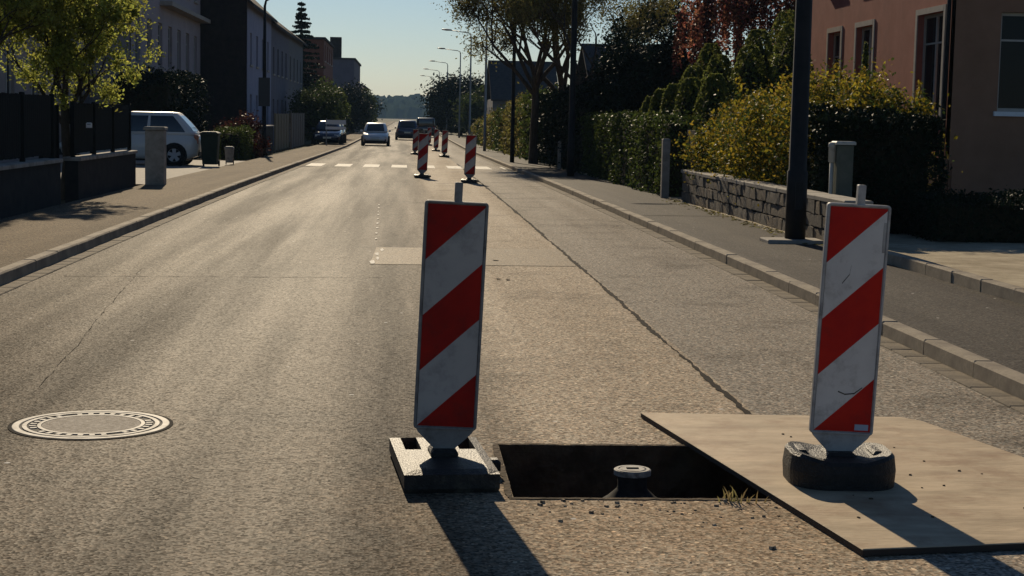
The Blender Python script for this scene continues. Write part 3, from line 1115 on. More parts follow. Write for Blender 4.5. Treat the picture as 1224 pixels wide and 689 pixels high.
def limb_paths(rng, p, d, length, r_, depth, paths, tips, spread, gravity=0.0, seg=4, kids=(2, 4), shrink=0.68):
    pts, rad = [Vector(p)], [r_]
    q = Vector(p)
    d = Vector(d).normalized()
    for i in range(seg):
        d = (d+Vector((rng.uniform(-1, 1), rng.uniform(-1, 1), rng.uniform(-.6, .8)))*0.16+Vector((0, 0, gravity))).normalized()
        q = q+d*(length/seg)
        pts.append(q.copy())
        rad.append(r_*(1-0.5*(i+1)/seg))
    paths.append((pts, rad))
    if depth == 0:
        tips.append((q.copy(), d.copy()))
        tips.append((pts[len(pts)//2].copy(), d.copy()))
        return
    for k in range(rng.randint(*kids)):
        i = rng.randint(max(1, seg//2), seg)
        a = Vector((rng.uniform(-1, 1), rng.uniform(-1, 1), rng.uniform(-.5, 1)))
        nd = (d+a*spread).normalized()
        limb_paths(rng, pts[i], nd, length*rng.uniform(shrink-.12, shrink+.12), rad[i]*0.75, depth-1, paths, tips, spread, gravity, seg, kids, shrink)


def tree(name, label, base, trunk_h, r0, dirs, limb_len, depth, n_leaf, size, m, seed, spread=0.75, clump=0.35, gravity=0.03, lean=(0, 0), group=None, kids=(2, 4), cat='tree', crown=True, shrink=0.68):
    rng = random.Random(seed)
    t = thing(name, label, cat, base, 0, group)
    b_ = MB()
    pts = [Vector((lean[0]*i/5+rng.uniform(-.02, .02), lean[1]*i/5+rng.uniform(-.02, .02), trunk_h*i/5-(0.05 if i == 0 else 0))) for i in range(6)]
    b_.tube(pts, [r0*1.35, r0*1.05, r0*.97, r0*.92, r0*.88, r0*.82], 10)
    paths, tips = [], []
    for (dx, dy, dz, s) in dirs:
        limb_paths(rng, pts[-1]-Vector((0, 0, rng.uniform(0, .25*trunk_h))), (dx, dy, dz), limb_len*s, r0*0.62, depth, paths, tips, spread, gravity, 4, kids, shrink)
    for p, r_ in paths:
        b_.tube(p, r_, 6 if r_[0] > 0.05 else 4)
    b_.build('trunk', 'bark', t)
    if crown:
        nr = np.random.default_rng(seed)
        T = np.array([list(x[0]) for x in tips])
        k = nr.integers(0, len(T), n_leaf)
        P = T[k]+nr.normal(size=(n_leaf, 3))*clump*nr.uniform(.5, 1.2, (len(T), 1))[k]
        leaf_mesh('crown', P, size, m, t, 0.3, seed=seed)
    return t


# ------------------------------------------------------------------ walls and houses
def facade(parent, org, ud, nd, U, v0, v1, ops, wall_m, thick=0.25, frame_m='frame_w', sill_m='trim', trim_m=None, wname='window', bars=1, pane_m='glass'):
    """wall with real openings; ops = (u0,u1,z0,z1); windows sit back in the reveal"""
    org, ud, nd = Vector(org), Vector(ud), Vector(nd)

    def T(u, d, z):
        return tuple(org+ud*u+nd*d+Vector((0, 0, z)))
    us = sorted({0.0, U, *[o[0] for o in ops], *[o[1] for o in ops]})
    zs = sorted({v0, v1, *[o[2] for o in ops], *[o[3] for o in ops]})
    b_ = MB()
    for i in range(len(us)-1):
        for j in range(len(zs)-1):
            um, zm = (us[i]+us[i+1])/2, (zs[j]+zs[j+1])/2
            if any(o[0] < um < o[1] and o[2] < zm < o[3] for o in ops):
                continue
            b_.add([T(us[i], 0, zs[j]), T(us[i+1], 0, zs[j]), T(us[i+1], 0, zs[j+1]), T(us[i], 0, zs[j+1])], [(0, 1, 2, 3)])
    for (a, c, z0_, z1_) in [o[:4] for o in ops]:
        b_.add([T(a, 0, z0_), T(c, 0, z0_), T(c, 0, z1_), T(a, 0, z1_), T(a, -thick, z0_), T(c, -thick, z0_), T(c, -thick, z1_), T(a, -thick, z1_)],
               [(0, 4, 5, 1), (1, 5, 6, 2), (2, 6, 7, 3), (3, 7, 4, 0)])
    # closing faces at ends and back so that the wall is solid
    b_.add([T(0, 0, v0), T(0, -thick*1.02, v0), T(0, -thick*1.02, v1), T(0, 0, v1)], [(0, 1, 2, 3)])
    b_.add([T(U, 0, v0), T(U, -thick*1.02, v0), T(U, -thick*1.02, v1), T(U, 0, v1)], [(3, 2, 1, 0)])
    b_.add([T(0, 0, v1), T(U, 0, v1), T(U, -thick*1.02, v1), T(0, -thick*1.02, v1)], [(0, 1, 2, 3)])
    b_.build('wall', wall_m, parent)

    def bar(mb, a, c, z0_, z1_, d0, d1):
        vs = [T(u, d, z) for z in (z0_, z1_) for u, d in ((a, d0), (c, d0), (c, d1), (a, d1))]
        mb.add(vs, [(0, 3, 2, 1), (4, 5, 6, 7), (0, 1, 5, 4), (1, 2, 6, 5), (2, 3, 7, 6), (3, 0, 4, 7)])
    for o in ops:
        a, c, z0_, z1_ = o[:4]
        fw = min(0.07, (c-a)*.08+.02)
        dd = -thick*0.72
        w_ = MB()
        bar(w_, a, a+fw, z0_, z1_, dd, dd+.06)
        bar(w_, c-fw, c, z0_, z1_, dd, dd+.06)
        bar(w_, a+fw, c-fw, z0_, z0_+fw, dd, dd+.06)
        bar(w_, a+fw, c-fw, z1_-fw, z1_, dd, dd+.06)
        for k in range(bars):
            uc = a+(c-a)*(k+1)/(bars+1)
            bar(w_, uc-fw*.6, uc+fw*.6, z0_+fw, z1_-fw, dd+.002, dd+.064)
        zt_ = z0_+(z1_-z0_)*0.72
        bar(w_, a+fw, c-fw, zt_-.02, zt_+.02, dd+.004, dd+.05)
        win = w_.build(wname, frame_m, parent)
        for k in range(bars+1):
            u0_, u1_ = a+(c-a)*k/(bars+1)+.01, a+(c-a)*(k+1)/(bars+1)-.01
            g = MB()
            bar(g, u0_, u1_, z0_+.01, z1_-.01, dd+.012, dd+.022)
            g.build('pane', pane_m, win)
        s_ = MB()
        bar(s_, a-.08, c+.08, z0_-.10, z0_-.003, -thick*.6, .07)
        s_.build('sill', sill_m, win)
        if trim_m:
            s_ = MB()
            tw = 0.13
            bar(s_, a-tw, a-.002, z0_, z1_+tw, -.01, .025)
            bar(s_, c+.002, c+tw, z0_, z1_+tw, -.01, .025)
            bar(s_, a-.001, c+.001, z1_+.002, z1_+tw, -.01, .027)
            s_.build('surround', trim_m, win)


def boxpart(parent, name, lo, hi, m, base, ch=0.0):
    c = [(lo[i]+hi[i])/2-base[i] for i in range(3)]
    return MB().box(c, [hi[i]-lo[i] for i in range(3)], ch=ch).build(name, m, parent)


def gable_roof(parent, x0, x1, y0, y1, ze, zr, m, base, ov=0.35, ridge='y'):
    b_ = MB()
    bx_, by_, bz_ = base
    th_ = 0.16
    if ridge == 'y':
        xm = (x0+x1)/2
        k = (zr-ze)/((x1-x0)/2)
        poly = [(x0-ov-bx_, ze-k*ov-bz_), (xm-bx_, zr-bz_), (x1+ov-bx_, ze-k*ov-bz_), (x1+ov-bx_, ze-k*ov+th_-bz_), (xm-bx_, zr+th_-bz_), (x0-ov-bx_, ze-k*ov+th_-bz_)]
        b_.prism(poly, y1-y0+2*ov*.5, 'y', y0-ov*.5-by_)
    else:
        ym = (y0+y1)/2
        k = (zr-ze)/((y1-y0)/2)
        poly = [(y0-ov-by_, ze-k*ov-bz_), (ym-by_, zr-bz_), (y1+ov-by_, ze-k*ov-bz_), (y1+ov-by_, ze-k*ov+th_-bz_), (ym-by_, zr+th_-bz_), (y0-ov-by_, ze-k*ov+th_-bz_)]
        b_.prism(poly, x1-x0+2*ov*.5, 'x', x0-ov*.5-bx_)
    return b_.build('roof', m, parent)


# --- rose rendered house on the right
HB = (11.5, 34.0, gz(34)+0.06)
hr = thing('rose_house', 'rose rendered house with tall windows behind the yellow shrub', 'house', HB)
# side facing the road (normal -X), u runs along +Y
facade(hr, (0, 0, 0), (0, 1, 0), (-1, 0, 0), 12.5, 0, 6.7,
       [(0.75, 2.55, 1.75, 4.05), (6.1, 7.6, 1.75, 4.05), (9.1, 10.4, 1.75, 4.05), (0.75, 2.55, 5.1, 6.45), (6.1, 7.6, 5.1, 6.45), (9.1, 10.4, 5.1, 6.45)],
       'render_red', 0.28, 'trim', 'trim', 'trim', pane_m='glass')
# side facing the camera (normal -Y)
facade(hr, (0.0, -0.004, 0), (1, 0, 0), (0, -1, 0), 10, 0, 6.7,
       [(0.98, 2.5, 1.92, 4.0), (5.2, 6.6, 1.92, 4.0), (0.98, 2.5, 4.75, 6.3), (5.2, 6.6, 4.75, 6.3)], 'render_tan', 0.28, 'frame_w', 'trim_w', None)
MB().add([(10, 0.003, 0), (10, 12.5, 0), (10, 12.5, 6.7), (10, .003, 6.7), (0.003, 12.5, 0), (0.003, 12.5, 6.7)], [(0, 1, 2, 3), (1, 4, 5, 2)]).build('wall', 'render_red', hr)
b = MB()
b.add([(-.15, -.4, 6.7), (10.4, -.4, 6.7), (10.4, 12.9, 6.7), (-.15, 12.9, 6.7), (-.15, -.4, 6.86), (10.4, -.4, 6.86), (10.4, 12.9, 6.86), (-.15, 12.9, 6.86), (5, 4.6, 8.9), (5, 7.9, 8.9)],
      [(3, 2, 1, 0), (0, 1, 5, 4), (1, 2, 6, 5), (2, 3, 7, 6), (3, 0, 4, 7), (4, 5, 8), (5, 6, 9, 8), (6, 7, 9), (7, 4, 8, 9)])
b.build('roof', 'roof', hr)
MB().box((-0.03, 6.25, 0.45), (0.07, 12.4, 0.9)).build('plinth', 'render_tan', hr)
dp = MB()
dp.tube([(-0.08, 0.22, 0.0), (-0.08, 0.22, 6.6)], 0.05, 8)
dp.build('downpipe', 'pole', hr, True)
MB().box((5.0, -0.03, 0.4), (9.9, 0.07, 0.8)).build('plinth', 'render_tan', hr)

# --- red leaved weeping tree between conifers and house
rt = thing('red_tree', 'red brown weeping tree hanging over the conifers', 'tree', (9.1, 44.5, gz(44)+.06))
b = MB()
b.tube([(0, 0, -.05), (.05, 0, 1.5), (-.05, .1, 3.2), (0, 0, 5.2)], [.17, .14, .11, .05], 9)
nr = np.random.default_rng(77)
PA, PB = [], []
for i in range(150):
    a, rr = nr.uniform(0, 2*PI), 1.75*math.sqrt(nr.random())
    top = 5.9-.42*rr**2+nr.normal()*.15
    ln = nr.uniform(.9, 2.3)
    if top-ln < 2.9:
        ln = top-2.9
    hx, hy = rr*math.cos(a), rr*math.sin(a)
    if i % 3 == 0:
        b.tube([(0, 0, 4.2), (hx*.5, hy*.5, top+.05), (hx, hy, top), (hx*1.05, hy*1.05, top-ln)], [.03, .02, .012, .004], 4)
    n_ = 105
    tt = nr.random(n_)
    q = np.stack([hx*(1+.05*tt)+nr.normal(0, .05, n_), hy*(1+.05*tt)+nr.normal(0, .05, n_), top-ln*tt], 1)
    (PA if nr.random() < .65 else PB).append(q)
b.build('trunk', 'bark', rt)
leaf_mesh('crown', np.concatenate(PA), .10, 'leaf_r', rt, 0.0, seed=3)
leaf_mesh('crown', np.concatenate(PB), .10, 'leaf_b', rt, 0.0, seed=4)

# --- right background houses
def simple_house(name, label, x0, x1, y0, y1, ze, zr, wall_m, ridge='y', ops_front=(), ops_road=(), road_side=0, roof_m='roof', chimney=None, gable_m=None, z=None):
    g = gz(y0) if z is None else z
    base = (x0 if road_side >= 0 else x1, y0, g)
    t = thing(name, label, 'house', base)
    xr = x0 if road_side >= 0 else x1
    sx = -1 if road_side >= 0 else 1
    # road side wall, camera side wall, then plain backs
    facade(t, (0, 0, 0), (0, 1, 0), (sx, 0, 0), y1-y0, 0, ze, list(ops_road), wall_m, 0.22)
    facade(t, (0, -0.004, 0), (-sx, 0, 0), (0, -1, 0), x1-x0-.003, 0, ze, list(ops_front), gable_m or wall_m, 0.22)
    w = -sx*(x1-x0)
    bk = MB()
    bk.add([(w, 0, 0), (w, y1-y0, 0), (w, y1-y0, ze), (w, 0, ze), (0, y1-y0, 0), (0, y1-y0, ze)], [(0, 1, 2, 3), (1, 4, 5, 2)])
    if ridge == 'y' and zr > ze:
        bk.add([(0, .004, ze), (w, .004, ze), (w/2, .004, zr), (0, y1-y0, ze), (w, y1-y0, ze), (w/2, y1-y0, zr)], [(0, 1, 2), (3, 4, 5)])
    bk.build('wall', gable_m or wall_m, t)
    if zr > ze:
        gable_roof(t, x0, x1, y0, y1, g+ze, g+zr, roof_m, base, ridge=ridge)
    else:
        MB().box((w/2, (y1-y0)/2, ze+.1), (x1-x0+.3, y1-y0+.3, .2)).build('roof', roof_m, t)
    if chimney:
        cx_, cy_, cw_, ch2 = chimney
        MB().box((cx_-base[0], cy_-base[1], ze+ch2/2), (cw_, cw_, ch2)).build('chimney', 'brick_dark', t)
    return t


def ops_row(u0, u1, n, w, z0, z1):
    st_ = (u1-u0)/n
    return [(u0+st_*(i+.5)-w/2, u0+st_*(i+.5)+w/2, z0, z1) for i in range(n)]


simple_house('grey_house', 'dark grey house with hipped roof behind the plane trees', 10.6, 16.5, 92, 104, 3.0, 6.3, 'render_slate', 'x', ops_front=ops_row(0.3, 5.6, 3, 1.0, 1.2, 2.5), ops_road=ops_row(.5, 11.5, 3, 1.1, 1.2, 2.5))
simple_house('pale_house', 'distant grey house with pale gable beyond the bright hedge', 7.4, 13.0, 140, 152, 3.6, 6.9, 'render_grey', 'x', ops_front=ops_row(.3, 5.2, 2, 1.0, 1.5, 2.9), ops_road=ops_row(.5, 11.5, 3, 1.1, 1.5, 2.9))

# --- left row
simple_house('taupe_house', 'taupe rendered house behind the young tree and dark fence', -20, -11.3, 36, 59.5, 9.5, 12, 'render_brown', 'y', road_side=-1,
             ops_road=ops_row(.6, 23, 7, 1.1, 1.9, 3.5)+ops_row(.6, 23, 7, 1.1, 5.2, 6.8))
simple_house('mauve_house', 'pale mauve house with a row of tall narrow windows', -20, -10.1, 61, 81.6, 10, 13, 'render_mauve', 'y', road_side=-1,
             ops_road=ops_row(.4, 20.2, 7, 1.15, 3.55, 5.35)+ops_row(.4, 20.2, 7, 1.15, 0.6, 2.2)+ops_row(.4, 20.2, 7, 1.15, 7.0, 8.7))
mvb = MB().box((0.25, 14.0, 6.15), (0.5, 13.2, 0.18)).build('cornice', 'trim', bpy.data.objects['mauve_house'])
simple_house('lavender_house', 'lavender house with a dark shingled gable wall', -17.0, -7.9, 82.2, 97, 7.4, 11.5, 'render_lav', 'y', road_side=-1,
             ops_road=ops_row(.6, 14.2, 4, 1.1, 1.2, 2.8)+ops_row(.6, 14.2, 4, 1.1, 4.3, 5.9), gable_m='brick_dark')
simple_house('slate_house', 'dark slate blue terraced house between lavender and grey houses', -17, -7.95, 97.1, 112, 7.3, 11, 'render_slate', 'y', road_side=-1,
             ops_road=ops_row(.6, 14.2, 4, 1.1, 1.2, 2.8)+ops_row(.6, 14.2, 4, 1.1, 4.3, 5.9))
simple_house('grey_terrace', 'grey terraced house at the end of the left row', -17, -8.0, 112.1, 128, 7.4, 10.8, 'render_grey', 'y', road_side=-1,
             ops_road=ops_row(.6, 15.2, 4, 1.1, 1.2, 2.8)+ops_row(.6, 15.2, 4, 1.1, 4.3, 5.9))
fb = simple_house('brick_flats', 'flat roofed red brick block of flats with pale balconies', -16, -7.1, 142, 160, 8.35, 8.35, 'brick_red', road_side=-1,
                  ops_front=ops_row(.3, 3.2, 1, 1.8, 3.9, 5.4)+ops_row(.3, 3.2, 1, 1.8, 1.2, 2.8), ops_road=ops_row(.6, 17, 4, 1.4, 3.9, 5.4)+ops_row(.6, 17, 4, 1.4, 6.6, 8.0))
for z in (2.75, 3.75, 5.6):
    MB().box((-1.6, -.45, z), (1.9, .9, .22)).build('balcony', 'trim', fb)
simple_house('dark_tower_house', 'dark far block with a square chimney stack', -16, -6.0, 190, 215, 8.3, 8.3, 'render_slate', road_side=-1, ops_front=ops_row(.3, 5, 2, 1.2, 3, 4.6), ops_road=ops_row(.6, 24, 5, 1.4, 3, 4.6), chimney=(-8.2, 192, 1.3, 2.6))
simple_house('far_terrace', 'lowest far terraced house before the wooded hill', -16, -6.2, 240, 275, 6.2, 8.4, 'render_brown', 'y', road_side=-1, ops_front=ops_row(.3, 5, 2, 1.2, 2, 3.6), ops_road=ops_row(.6, 34, 6, 1.4, 2, 3.6))

# ------------------------------------------------------------------ stone wall on the right
WB = (5.36, 19.6, gz(20)+0.06)
sw = thing('stone_wall', 'low garden wall of rough grey stones with pale coping', 'wall', WB)
WL = 11.7
WH = 0.545
MB().box((0.16, WL/2, WH/2-.02), (0.22, WL-.04, WH)).build('mortar_core', 'mortar', sw)
stone_meshes = []
for s in range(8):
    rr = random.Random(s+40)
    bb = MB()
    vs = []
    for z in (-.5, .5):
        for x, y in ((-.5, -.5), (.5, -.5), (.5, .5), (-.5, .5)):
            vs.append((x+rr.uniform(-.05, .05), y+rr.uniform(-.07, .07), z+rr.uniform(-.08, .08)))
    # bulged road-side face
    bb.add(vs+[(-.56+rr.uniform(-.05, .05), rr.uniform(-.15, .15), rr.uniform(-.15, .15)), (rr.uniform(-.15, .15), -.56, rr.uniform(-.1, .1))],
           [(0, 3, 2, 1), (4, 5, 6, 7), (0, 1, 9), (1, 5, 9), (5, 4, 9), (4, 0, 9), (1, 2, 6, 5), (2, 3, 7, 6), (3, 0, 8), (0, 4, 8), (4, 7, 8), (7, 3, 8)])
    for m_ in ('stone', 'stone2'):
        o = bb.build('stone', m_)
        stone_meshes.append(o.data)
        bpy.data.objects.remove(o)
rows = [0.0, 0.19, 0.36, 0.545]
for r_ in range(3):
    y = 0.0
    while y < WL-.06:
        l = min(R.uniform(.2, .46), WL-y)
        if WL-(y+l) < .12:
            l = WL-y
        hgt = rows[r_+1]-rows[r_]
        inst(R.choice(stone_meshes), 'stone', (0.055+R.uniform(-.012, .012), y+l/2, (rows[r_]+rows[r_+1])/2), sw, (R.uniform(-.03, .03), 0, 0), (0.14, l-.022, hgt-.022))
        y += l
for r_ in range(3):
    inst(R.choice(stone_meshes), 'stone', (0.185, -.03, (rows[r_]+rows[r_+1])/2), sw, (0, 0, PI/2), (0.1, .24, rows[r_+1]-rows[r_]-.02))
cme = MB().box((0, 0, 0), (0.36, 0.74, 0.06), ch=.012).build('coping_stone', 'concrete')
cmd = cme.data
bpy.data.objects.remove(cme)
for i in range(16):
    y = -.06+i*.742
    inst(cmd, 'coping_stone', (0.16+R.uniform(-.006, .006), y+.37, WH+.034+R.uniform(-.003, .003)), sw, (0, 0, R.uniform(-.006, .006)))

# low strip of soil and leaves at the wall foot
lf = MB()
for i in range(260):
    y = R.uniform(19.8, 31.5)
    x = 5.22-abs(R.gauss(0, .13))
    s = R.uniform(.02, .045)
    a = R.uniform(0, 6.3)
    z = gz(y)+0.10
    lf.add([(x+s*math.cos(a), y+s*math.sin(a), z+.002), (x+s*.5*math.cos(a+1.6), y+s*.5*math.sin(a+1.6), z+R.uniform(.004, .02)), (x-s*math.cos(a), y-s*math.sin(a), z+.003), (x-s*.5*math.cos(a+1.6), y-s*.5*math.sin(a+1.6), z+R.uniform(.004, .02))], [(0, 1, 2), (0, 2, 3)])
o = lf.build('fallen_leaves', 'leaf_o')
o['kind'] = 'stuff'
tag(o, 'dry fallen leaves along the foot of the stone wall', 'leaves')

# cabinet behind the wall
cab = thing('meter_cabinet', 'narrow grey green meter cabinet with pale cap behind the stone wall', 'cabinet', (5.80, 21.5, gz(21)+0.085))
MB().box((0.03, 0, 0.62), (0.22, 0.22, 1.24), ch=.012).build('cabinet', 'cab_green', cab)
MB().box((0.03, 0, 1.262), (0.27, 0.27, 0.045), ch=.015).build('cap', 'box', cab)
MB().box((0.04, -.113, 0.85), (0.16, 0.008, 0.5)).build('door', 'cab_green', cab)
MB().tube([(-0.12, 0, 0.0), (-0.12, 0, 1.0)], .028, 10).build('pipe', 'box', cab, True)
MB().lathe([(.03, 1.0), (.05, 1.01), (.05, 1.2), (.06, 1.21), (.05, 1.26), (0, 1.27)], 14, (-.12, 0, 0)).build('pipe_head', 'box', cab, True)

# gate: pale concrete post, dark gate leaf
gp = tag(MB().box((0, 0, 0.59), (0.15, 0.15, 1.18), ch=.02).build('gate_post', 'concrete'), 'slim pale concrete gate post between ivy hedge and stone wall', 'gate post')
gp.location = (5.06+.12, 32.35, gz(32)+0.095)
gt = thing('garden_gate', 'dark wooden garden gate in the hedge opening', 'gate', (5.62, 31.9, gz(32)+0.06))
for i in range(10):
    MB().box((0.0, -.35+i*.085, 0.72), (0.03, 0.07, 1.35), ch=.01).build('slat', 'wood_dark', gt)
for z in (.3, 1.1):
    MB().box((0.03, 0.03, z), (0.03, 0.86, 0.09)).build('rail', 'wood_dark', gt)

# slab at the lamp post foot
fs_ = tag(MB().box((0, 0, 0.02), (0.72, 0.5, 0.05), ch=.012).build('footing_slab', 'concrete'), 'flat concrete slab at the foot of the thick dark lamp post', 'slab')
fs_.location = (4.88, 20.25, gz(20)+0.098)

# ------------------------------------------------------------------ vegetation, right side
g30 = gz(30)+0.08
# yellow shrub: lumpy block built of clumps on stems
ys = thing('yellow_shrub', 'broad yellow green shrub spilling over the stone wall', 'shrub', (7.0, 27.0, g30))
PP, OO = [], []
for i, (cx_, cy_, cz_, rx, ry, rz_) in enumerate([(-.9, 3.2, .95, .8, 1.3, .85), (-.85, 1.2, 1.05, .85, 1.3, .95), (-.75, -.8, 1.15, .9, 1.3, 1.0), (-.65, -2.6, 1.2, .9, 1.2, 1.0),
                                                   (.1, -2.7, 1.25, .8, .9, .95), (.45, -2.4, 1.2, .65, .9, .85), (.1, -1, 1.2, .8, 1.6, 1.05), (.1, 1.5, 1.1, .8, 1.6, 1.0)]):
    p, o_ = blob_points(7800, (cx_, cy_, cz_), (rx, ry, rz_), 100+i, 55, .16, .8, 0.05)
    PP.append(p)
    OO.append(o_)
P, OUT = np.concatenate(PP), np.concatenate(OO)
mk = NR.random(len(P)) < 0.55
leaf_mesh('foliage', P[mk], 0.066, 'leaf_y', ys, 0.3, OUT[mk], .3, seed=9)
leaf_mesh('foliage', P[~mk], 0.062, 'leaf_g', ys, 0.3, OUT[~mk], .3, seed=10)
st = MB()
for i in range(26):
    x, y = R.uniform(-.9, .7), R.uniform(-3.0, 3.6)
    pts_ = [(x, y, 0), (x+R.uniform(-.15, .15), y+R.uniform(-.15, .15), .7), (x+R.uniform(-.4, .4), y+R.uniform(-.4, .4), 1.5)]
    st.tube(pts_, [.025, .018, .008], 5)
st.build('stems', 'bark', ys)
MB().box((.0, 0, .55), (1.3, 6.4, 1.1), ch=.2).build('blocker_core', 'blocker', ys)  # hidden dark block added to keep light from passing through the shrub
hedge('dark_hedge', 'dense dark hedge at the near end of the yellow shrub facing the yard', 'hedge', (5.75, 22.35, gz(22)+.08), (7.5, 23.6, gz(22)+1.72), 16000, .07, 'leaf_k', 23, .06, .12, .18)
# upright sprigs over the top
P = []
for i in range(60):
    x, y = NR.uniform(-.9, .9), NR.uniform(-3.4, 3.6)
    L_ = NR.uniform(.15, .5)
    q = np.linspace(0, 1, 26)[:, None]
    P.append(np.array([[x, y, 1.9+.1*NR.normal()]])+q*np.array([[NR.normal()*.12, NR.normal()*.12, L_]])+NR.normal(size=(26, 3))*.03)
leaf_mesh('sprigs', np.concatenate(P), 0.07, 'leaf_y', ys, .2, seed=12)

hedge('shade_hedge', 'low dark hedge added as the shadow band between the sunny yard and the rose house', 'hedge', (6.9, 20.9, gz(21)+.085), (15.5, 22.1, gz(21)+.70), 26000, .055, 'leaf_k', 24, .03, .08, .12)  # added hedge: its dark face stands in for shadow on the yard
b = MB()
b.add([(x, y, gz(y)+0.092) for y in (22.0, 28.0, 33.9) for x in (7.7, 12.0, 20.0)], [(0, 1, 4, 3), (1, 2, 5, 4), (3, 4, 7, 6), (4, 5, 8, 7)])
structure(b.build('shade_sheet', 'ground'))  # dark ground sheet added to stand for shade in front of the house
# ivy hedge, dark yew, conifers
hedge('ivy_hedge', 'ivy hedge along the pavement beside the pale gate post', 'hedge', (5.2, 33.0, gz(38)+.06), (6.0, 48.0, gz(38)+1.75), 26000, 0.085, 'leaf_g', 21, .05, .12, .16, .8)
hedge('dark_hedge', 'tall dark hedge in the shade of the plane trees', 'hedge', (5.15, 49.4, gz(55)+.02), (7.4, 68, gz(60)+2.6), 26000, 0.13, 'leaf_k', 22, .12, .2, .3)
yw = thing('yew_tree', 'large dark yew tree rising behind the ivy hedge', 'tree', (7.35, 48.2, gz(48)+.06))
p, o_ = blob_points(36000, (0, 0, 2.4), (1.95, 2.2, 2.35), 31, 120, .12, .85, .1)
leaf_mesh('crown', p, .11, 'leaf_k', yw, .2, o_, .6, seed=31)
MB().tube([(0, 0, -.05), (.05, 0, 1.2), (0, .1, 2.8)], [.22, .17, .1], 9).build('trunk', 'bark', yw)
MB().lathe([(.2, .25), (1.0, .8), (1.25, 2.0), (.95, 3.1), (.3, 3.8)], 12).build('inner_blocker', 'blocker', yw)  # dark core added inside the crown to block light
TH = [(5.95, 39.6, 2.15, .42), (6.0, 38.3, 2.3, .44), (6.1, 37.0, 2.4, .46), (6.25, 35.7, 2.5, .48), (6.5, 34.3, 2.55, .48),
      (6.9, 39.2, 2.9, .52), (7.2, 37.6, 3.1, .55), (7.6, 36.2, 3.25, .55), (8.1, 37.6, 3.7, .58), (8.5, 36.0, 3.75, .6), (8.9, 38.2, 4.2, .62), (7.5, 40.3, 3.5, .55)]
TH_LAB = 'columnar dark thuja in the stepped bank behind ivy hedge and yellow shrub'
for i, (x, y, h, r_) in enumerate(TH):
    t = thing('thuja', TH_LAB, 'conifer', (x, y, gz(y)+.08), 0, 'thujas behind the hedge')
    rg = np.random.default_rng(300+i)
    n_ = 5200
    z = rg.random(n_)**0.85
    prof = np.where(z < .12, .75+z*2, np.sqrt(np.clip(1-((z-.12)/.9)**2.2, 0, 1)))
    th_ = rg.uniform(0, 2*PI, n_)
    rad = r_*prof*(1+.10*np.sin(th_*3+z*9+i)+.07*np.sin(th_*7+z*17))*(1.03-np.abs(rg.normal(0, .12, n_)))
    P = np.stack([rad*np.cos(th_), rad*np.sin(th_), .05+z*(h-.05)], 1)
    OUT = np.stack([np.cos(th_), np.sin(th_), np.full(n_, .4)], 1)
    leaf_mesh('foliage', P, .085, 'leaf_t', t, .3, OUT, .5, seed=300+i)
    MB().lathe([(r_*.5, 0.0), (r_*.8, h*.3), (r_*.72, h*.55), (r_*.45, h*.8), (.03, h*.94)], 9).build('blocker_core', 'blocker', t)  # dark core added inside the thuja to block light

sp1 = thing('slender_conifer', 'slender spire shaped conifer in front of the rose house windows', 'conifer', (10.0, 35.4, gz(35)+.08))
rg = np.random.default_rng(390)
z = rg.random(2600)
th_ = rg.uniform(0, 2*PI, 2600)
rad = .30*(1-z*.93)*(1-np.abs(rg.normal(0, .2, 2600)))
leaf_mesh('foliage', np.stack([rad*np.cos(th_), rad*np.sin(th_), .05+z*3.3], 1), .075, 'leaf_t', sp1, .3, seed=390)
MB().tube([(0, 0, -.02), (0, 0, 1.5), (0, 0, 3.2)], [.05, .035, .008], 6).build('trunk', 'bark', sp1)

# bright far hedge: row of shrubs of falling height
for i in range(9):
    y = 64+i*7.6
    h = 2.75-i*.17+R.uniform(-.12, .12)
    t = hedge('roadside_shrub', 'sunlit olive shrub in the long row beside the right pavement', 'shrub', (5.0+R.uniform(-.1, .1)+.05*i, y, gz(y)), (6.4+.1*i, y+7.9, gz(y)+h), 6500, .15+.008*i, 'leaf_o' if i % 3 else 'leaf_g', 400+i, .16, .25, .35, group='shrubs along the right pavement', part='foliage')

# plane trees
tree('plane_tree', 'tall plane tree with twin trunks beside the pavement lamp posts', (4.75, 60.5, gz(60)+.05), 3.3, .15,
     [(-.55, -.2, 1, 1.05), (.1, .3, 1.2, 1.15), (.6, -.1, .9, .95), (-.95, .2, .95, .95), (.1, -.7, .8, .9), (.3, .1, 1.6, 1.1), (-.25, 0, 1.5, 1.1)], 2.6, 4, 76000, .09, 'leaf_o', 51, .8, .30, .02, kids=(2, 3))
tree('plane_tree', 'second plane tree with pale fresh leaves behind the dark hedge', (6.0, 63.0, gz(63)), 3.0, .18,
     [(-.6, -.1, 1, 1.05), (.3, .2, 1.2, 1.1), (.8, -.2, .75, 1.05), (-.2, -.7, .7, 1.0), (.9, .1, .45, 1.0), (0, .1, 1.6, 1.2), (-.3, -.2, 1.4, 1.0)], 2.65, 4, 38000, .085, 'leaf_o', 52, .8, .28, .02, kids=(2, 3))
tree('plane_tree', 'slender plane tree close behind the ivy hedge', (5.9, 55.0, gz(55)), 3.3, .11,
     [(-.7, -.1, 1, 1.0), (.5, .2, 1, 1.0), (-.2, .5, 1.1, 1.0), (.9, -.3, .6, 1.05)], 2.2, 4, 12000, .085, 'leaf_o', 53, .8, .22, .0, kids=(2, 3))
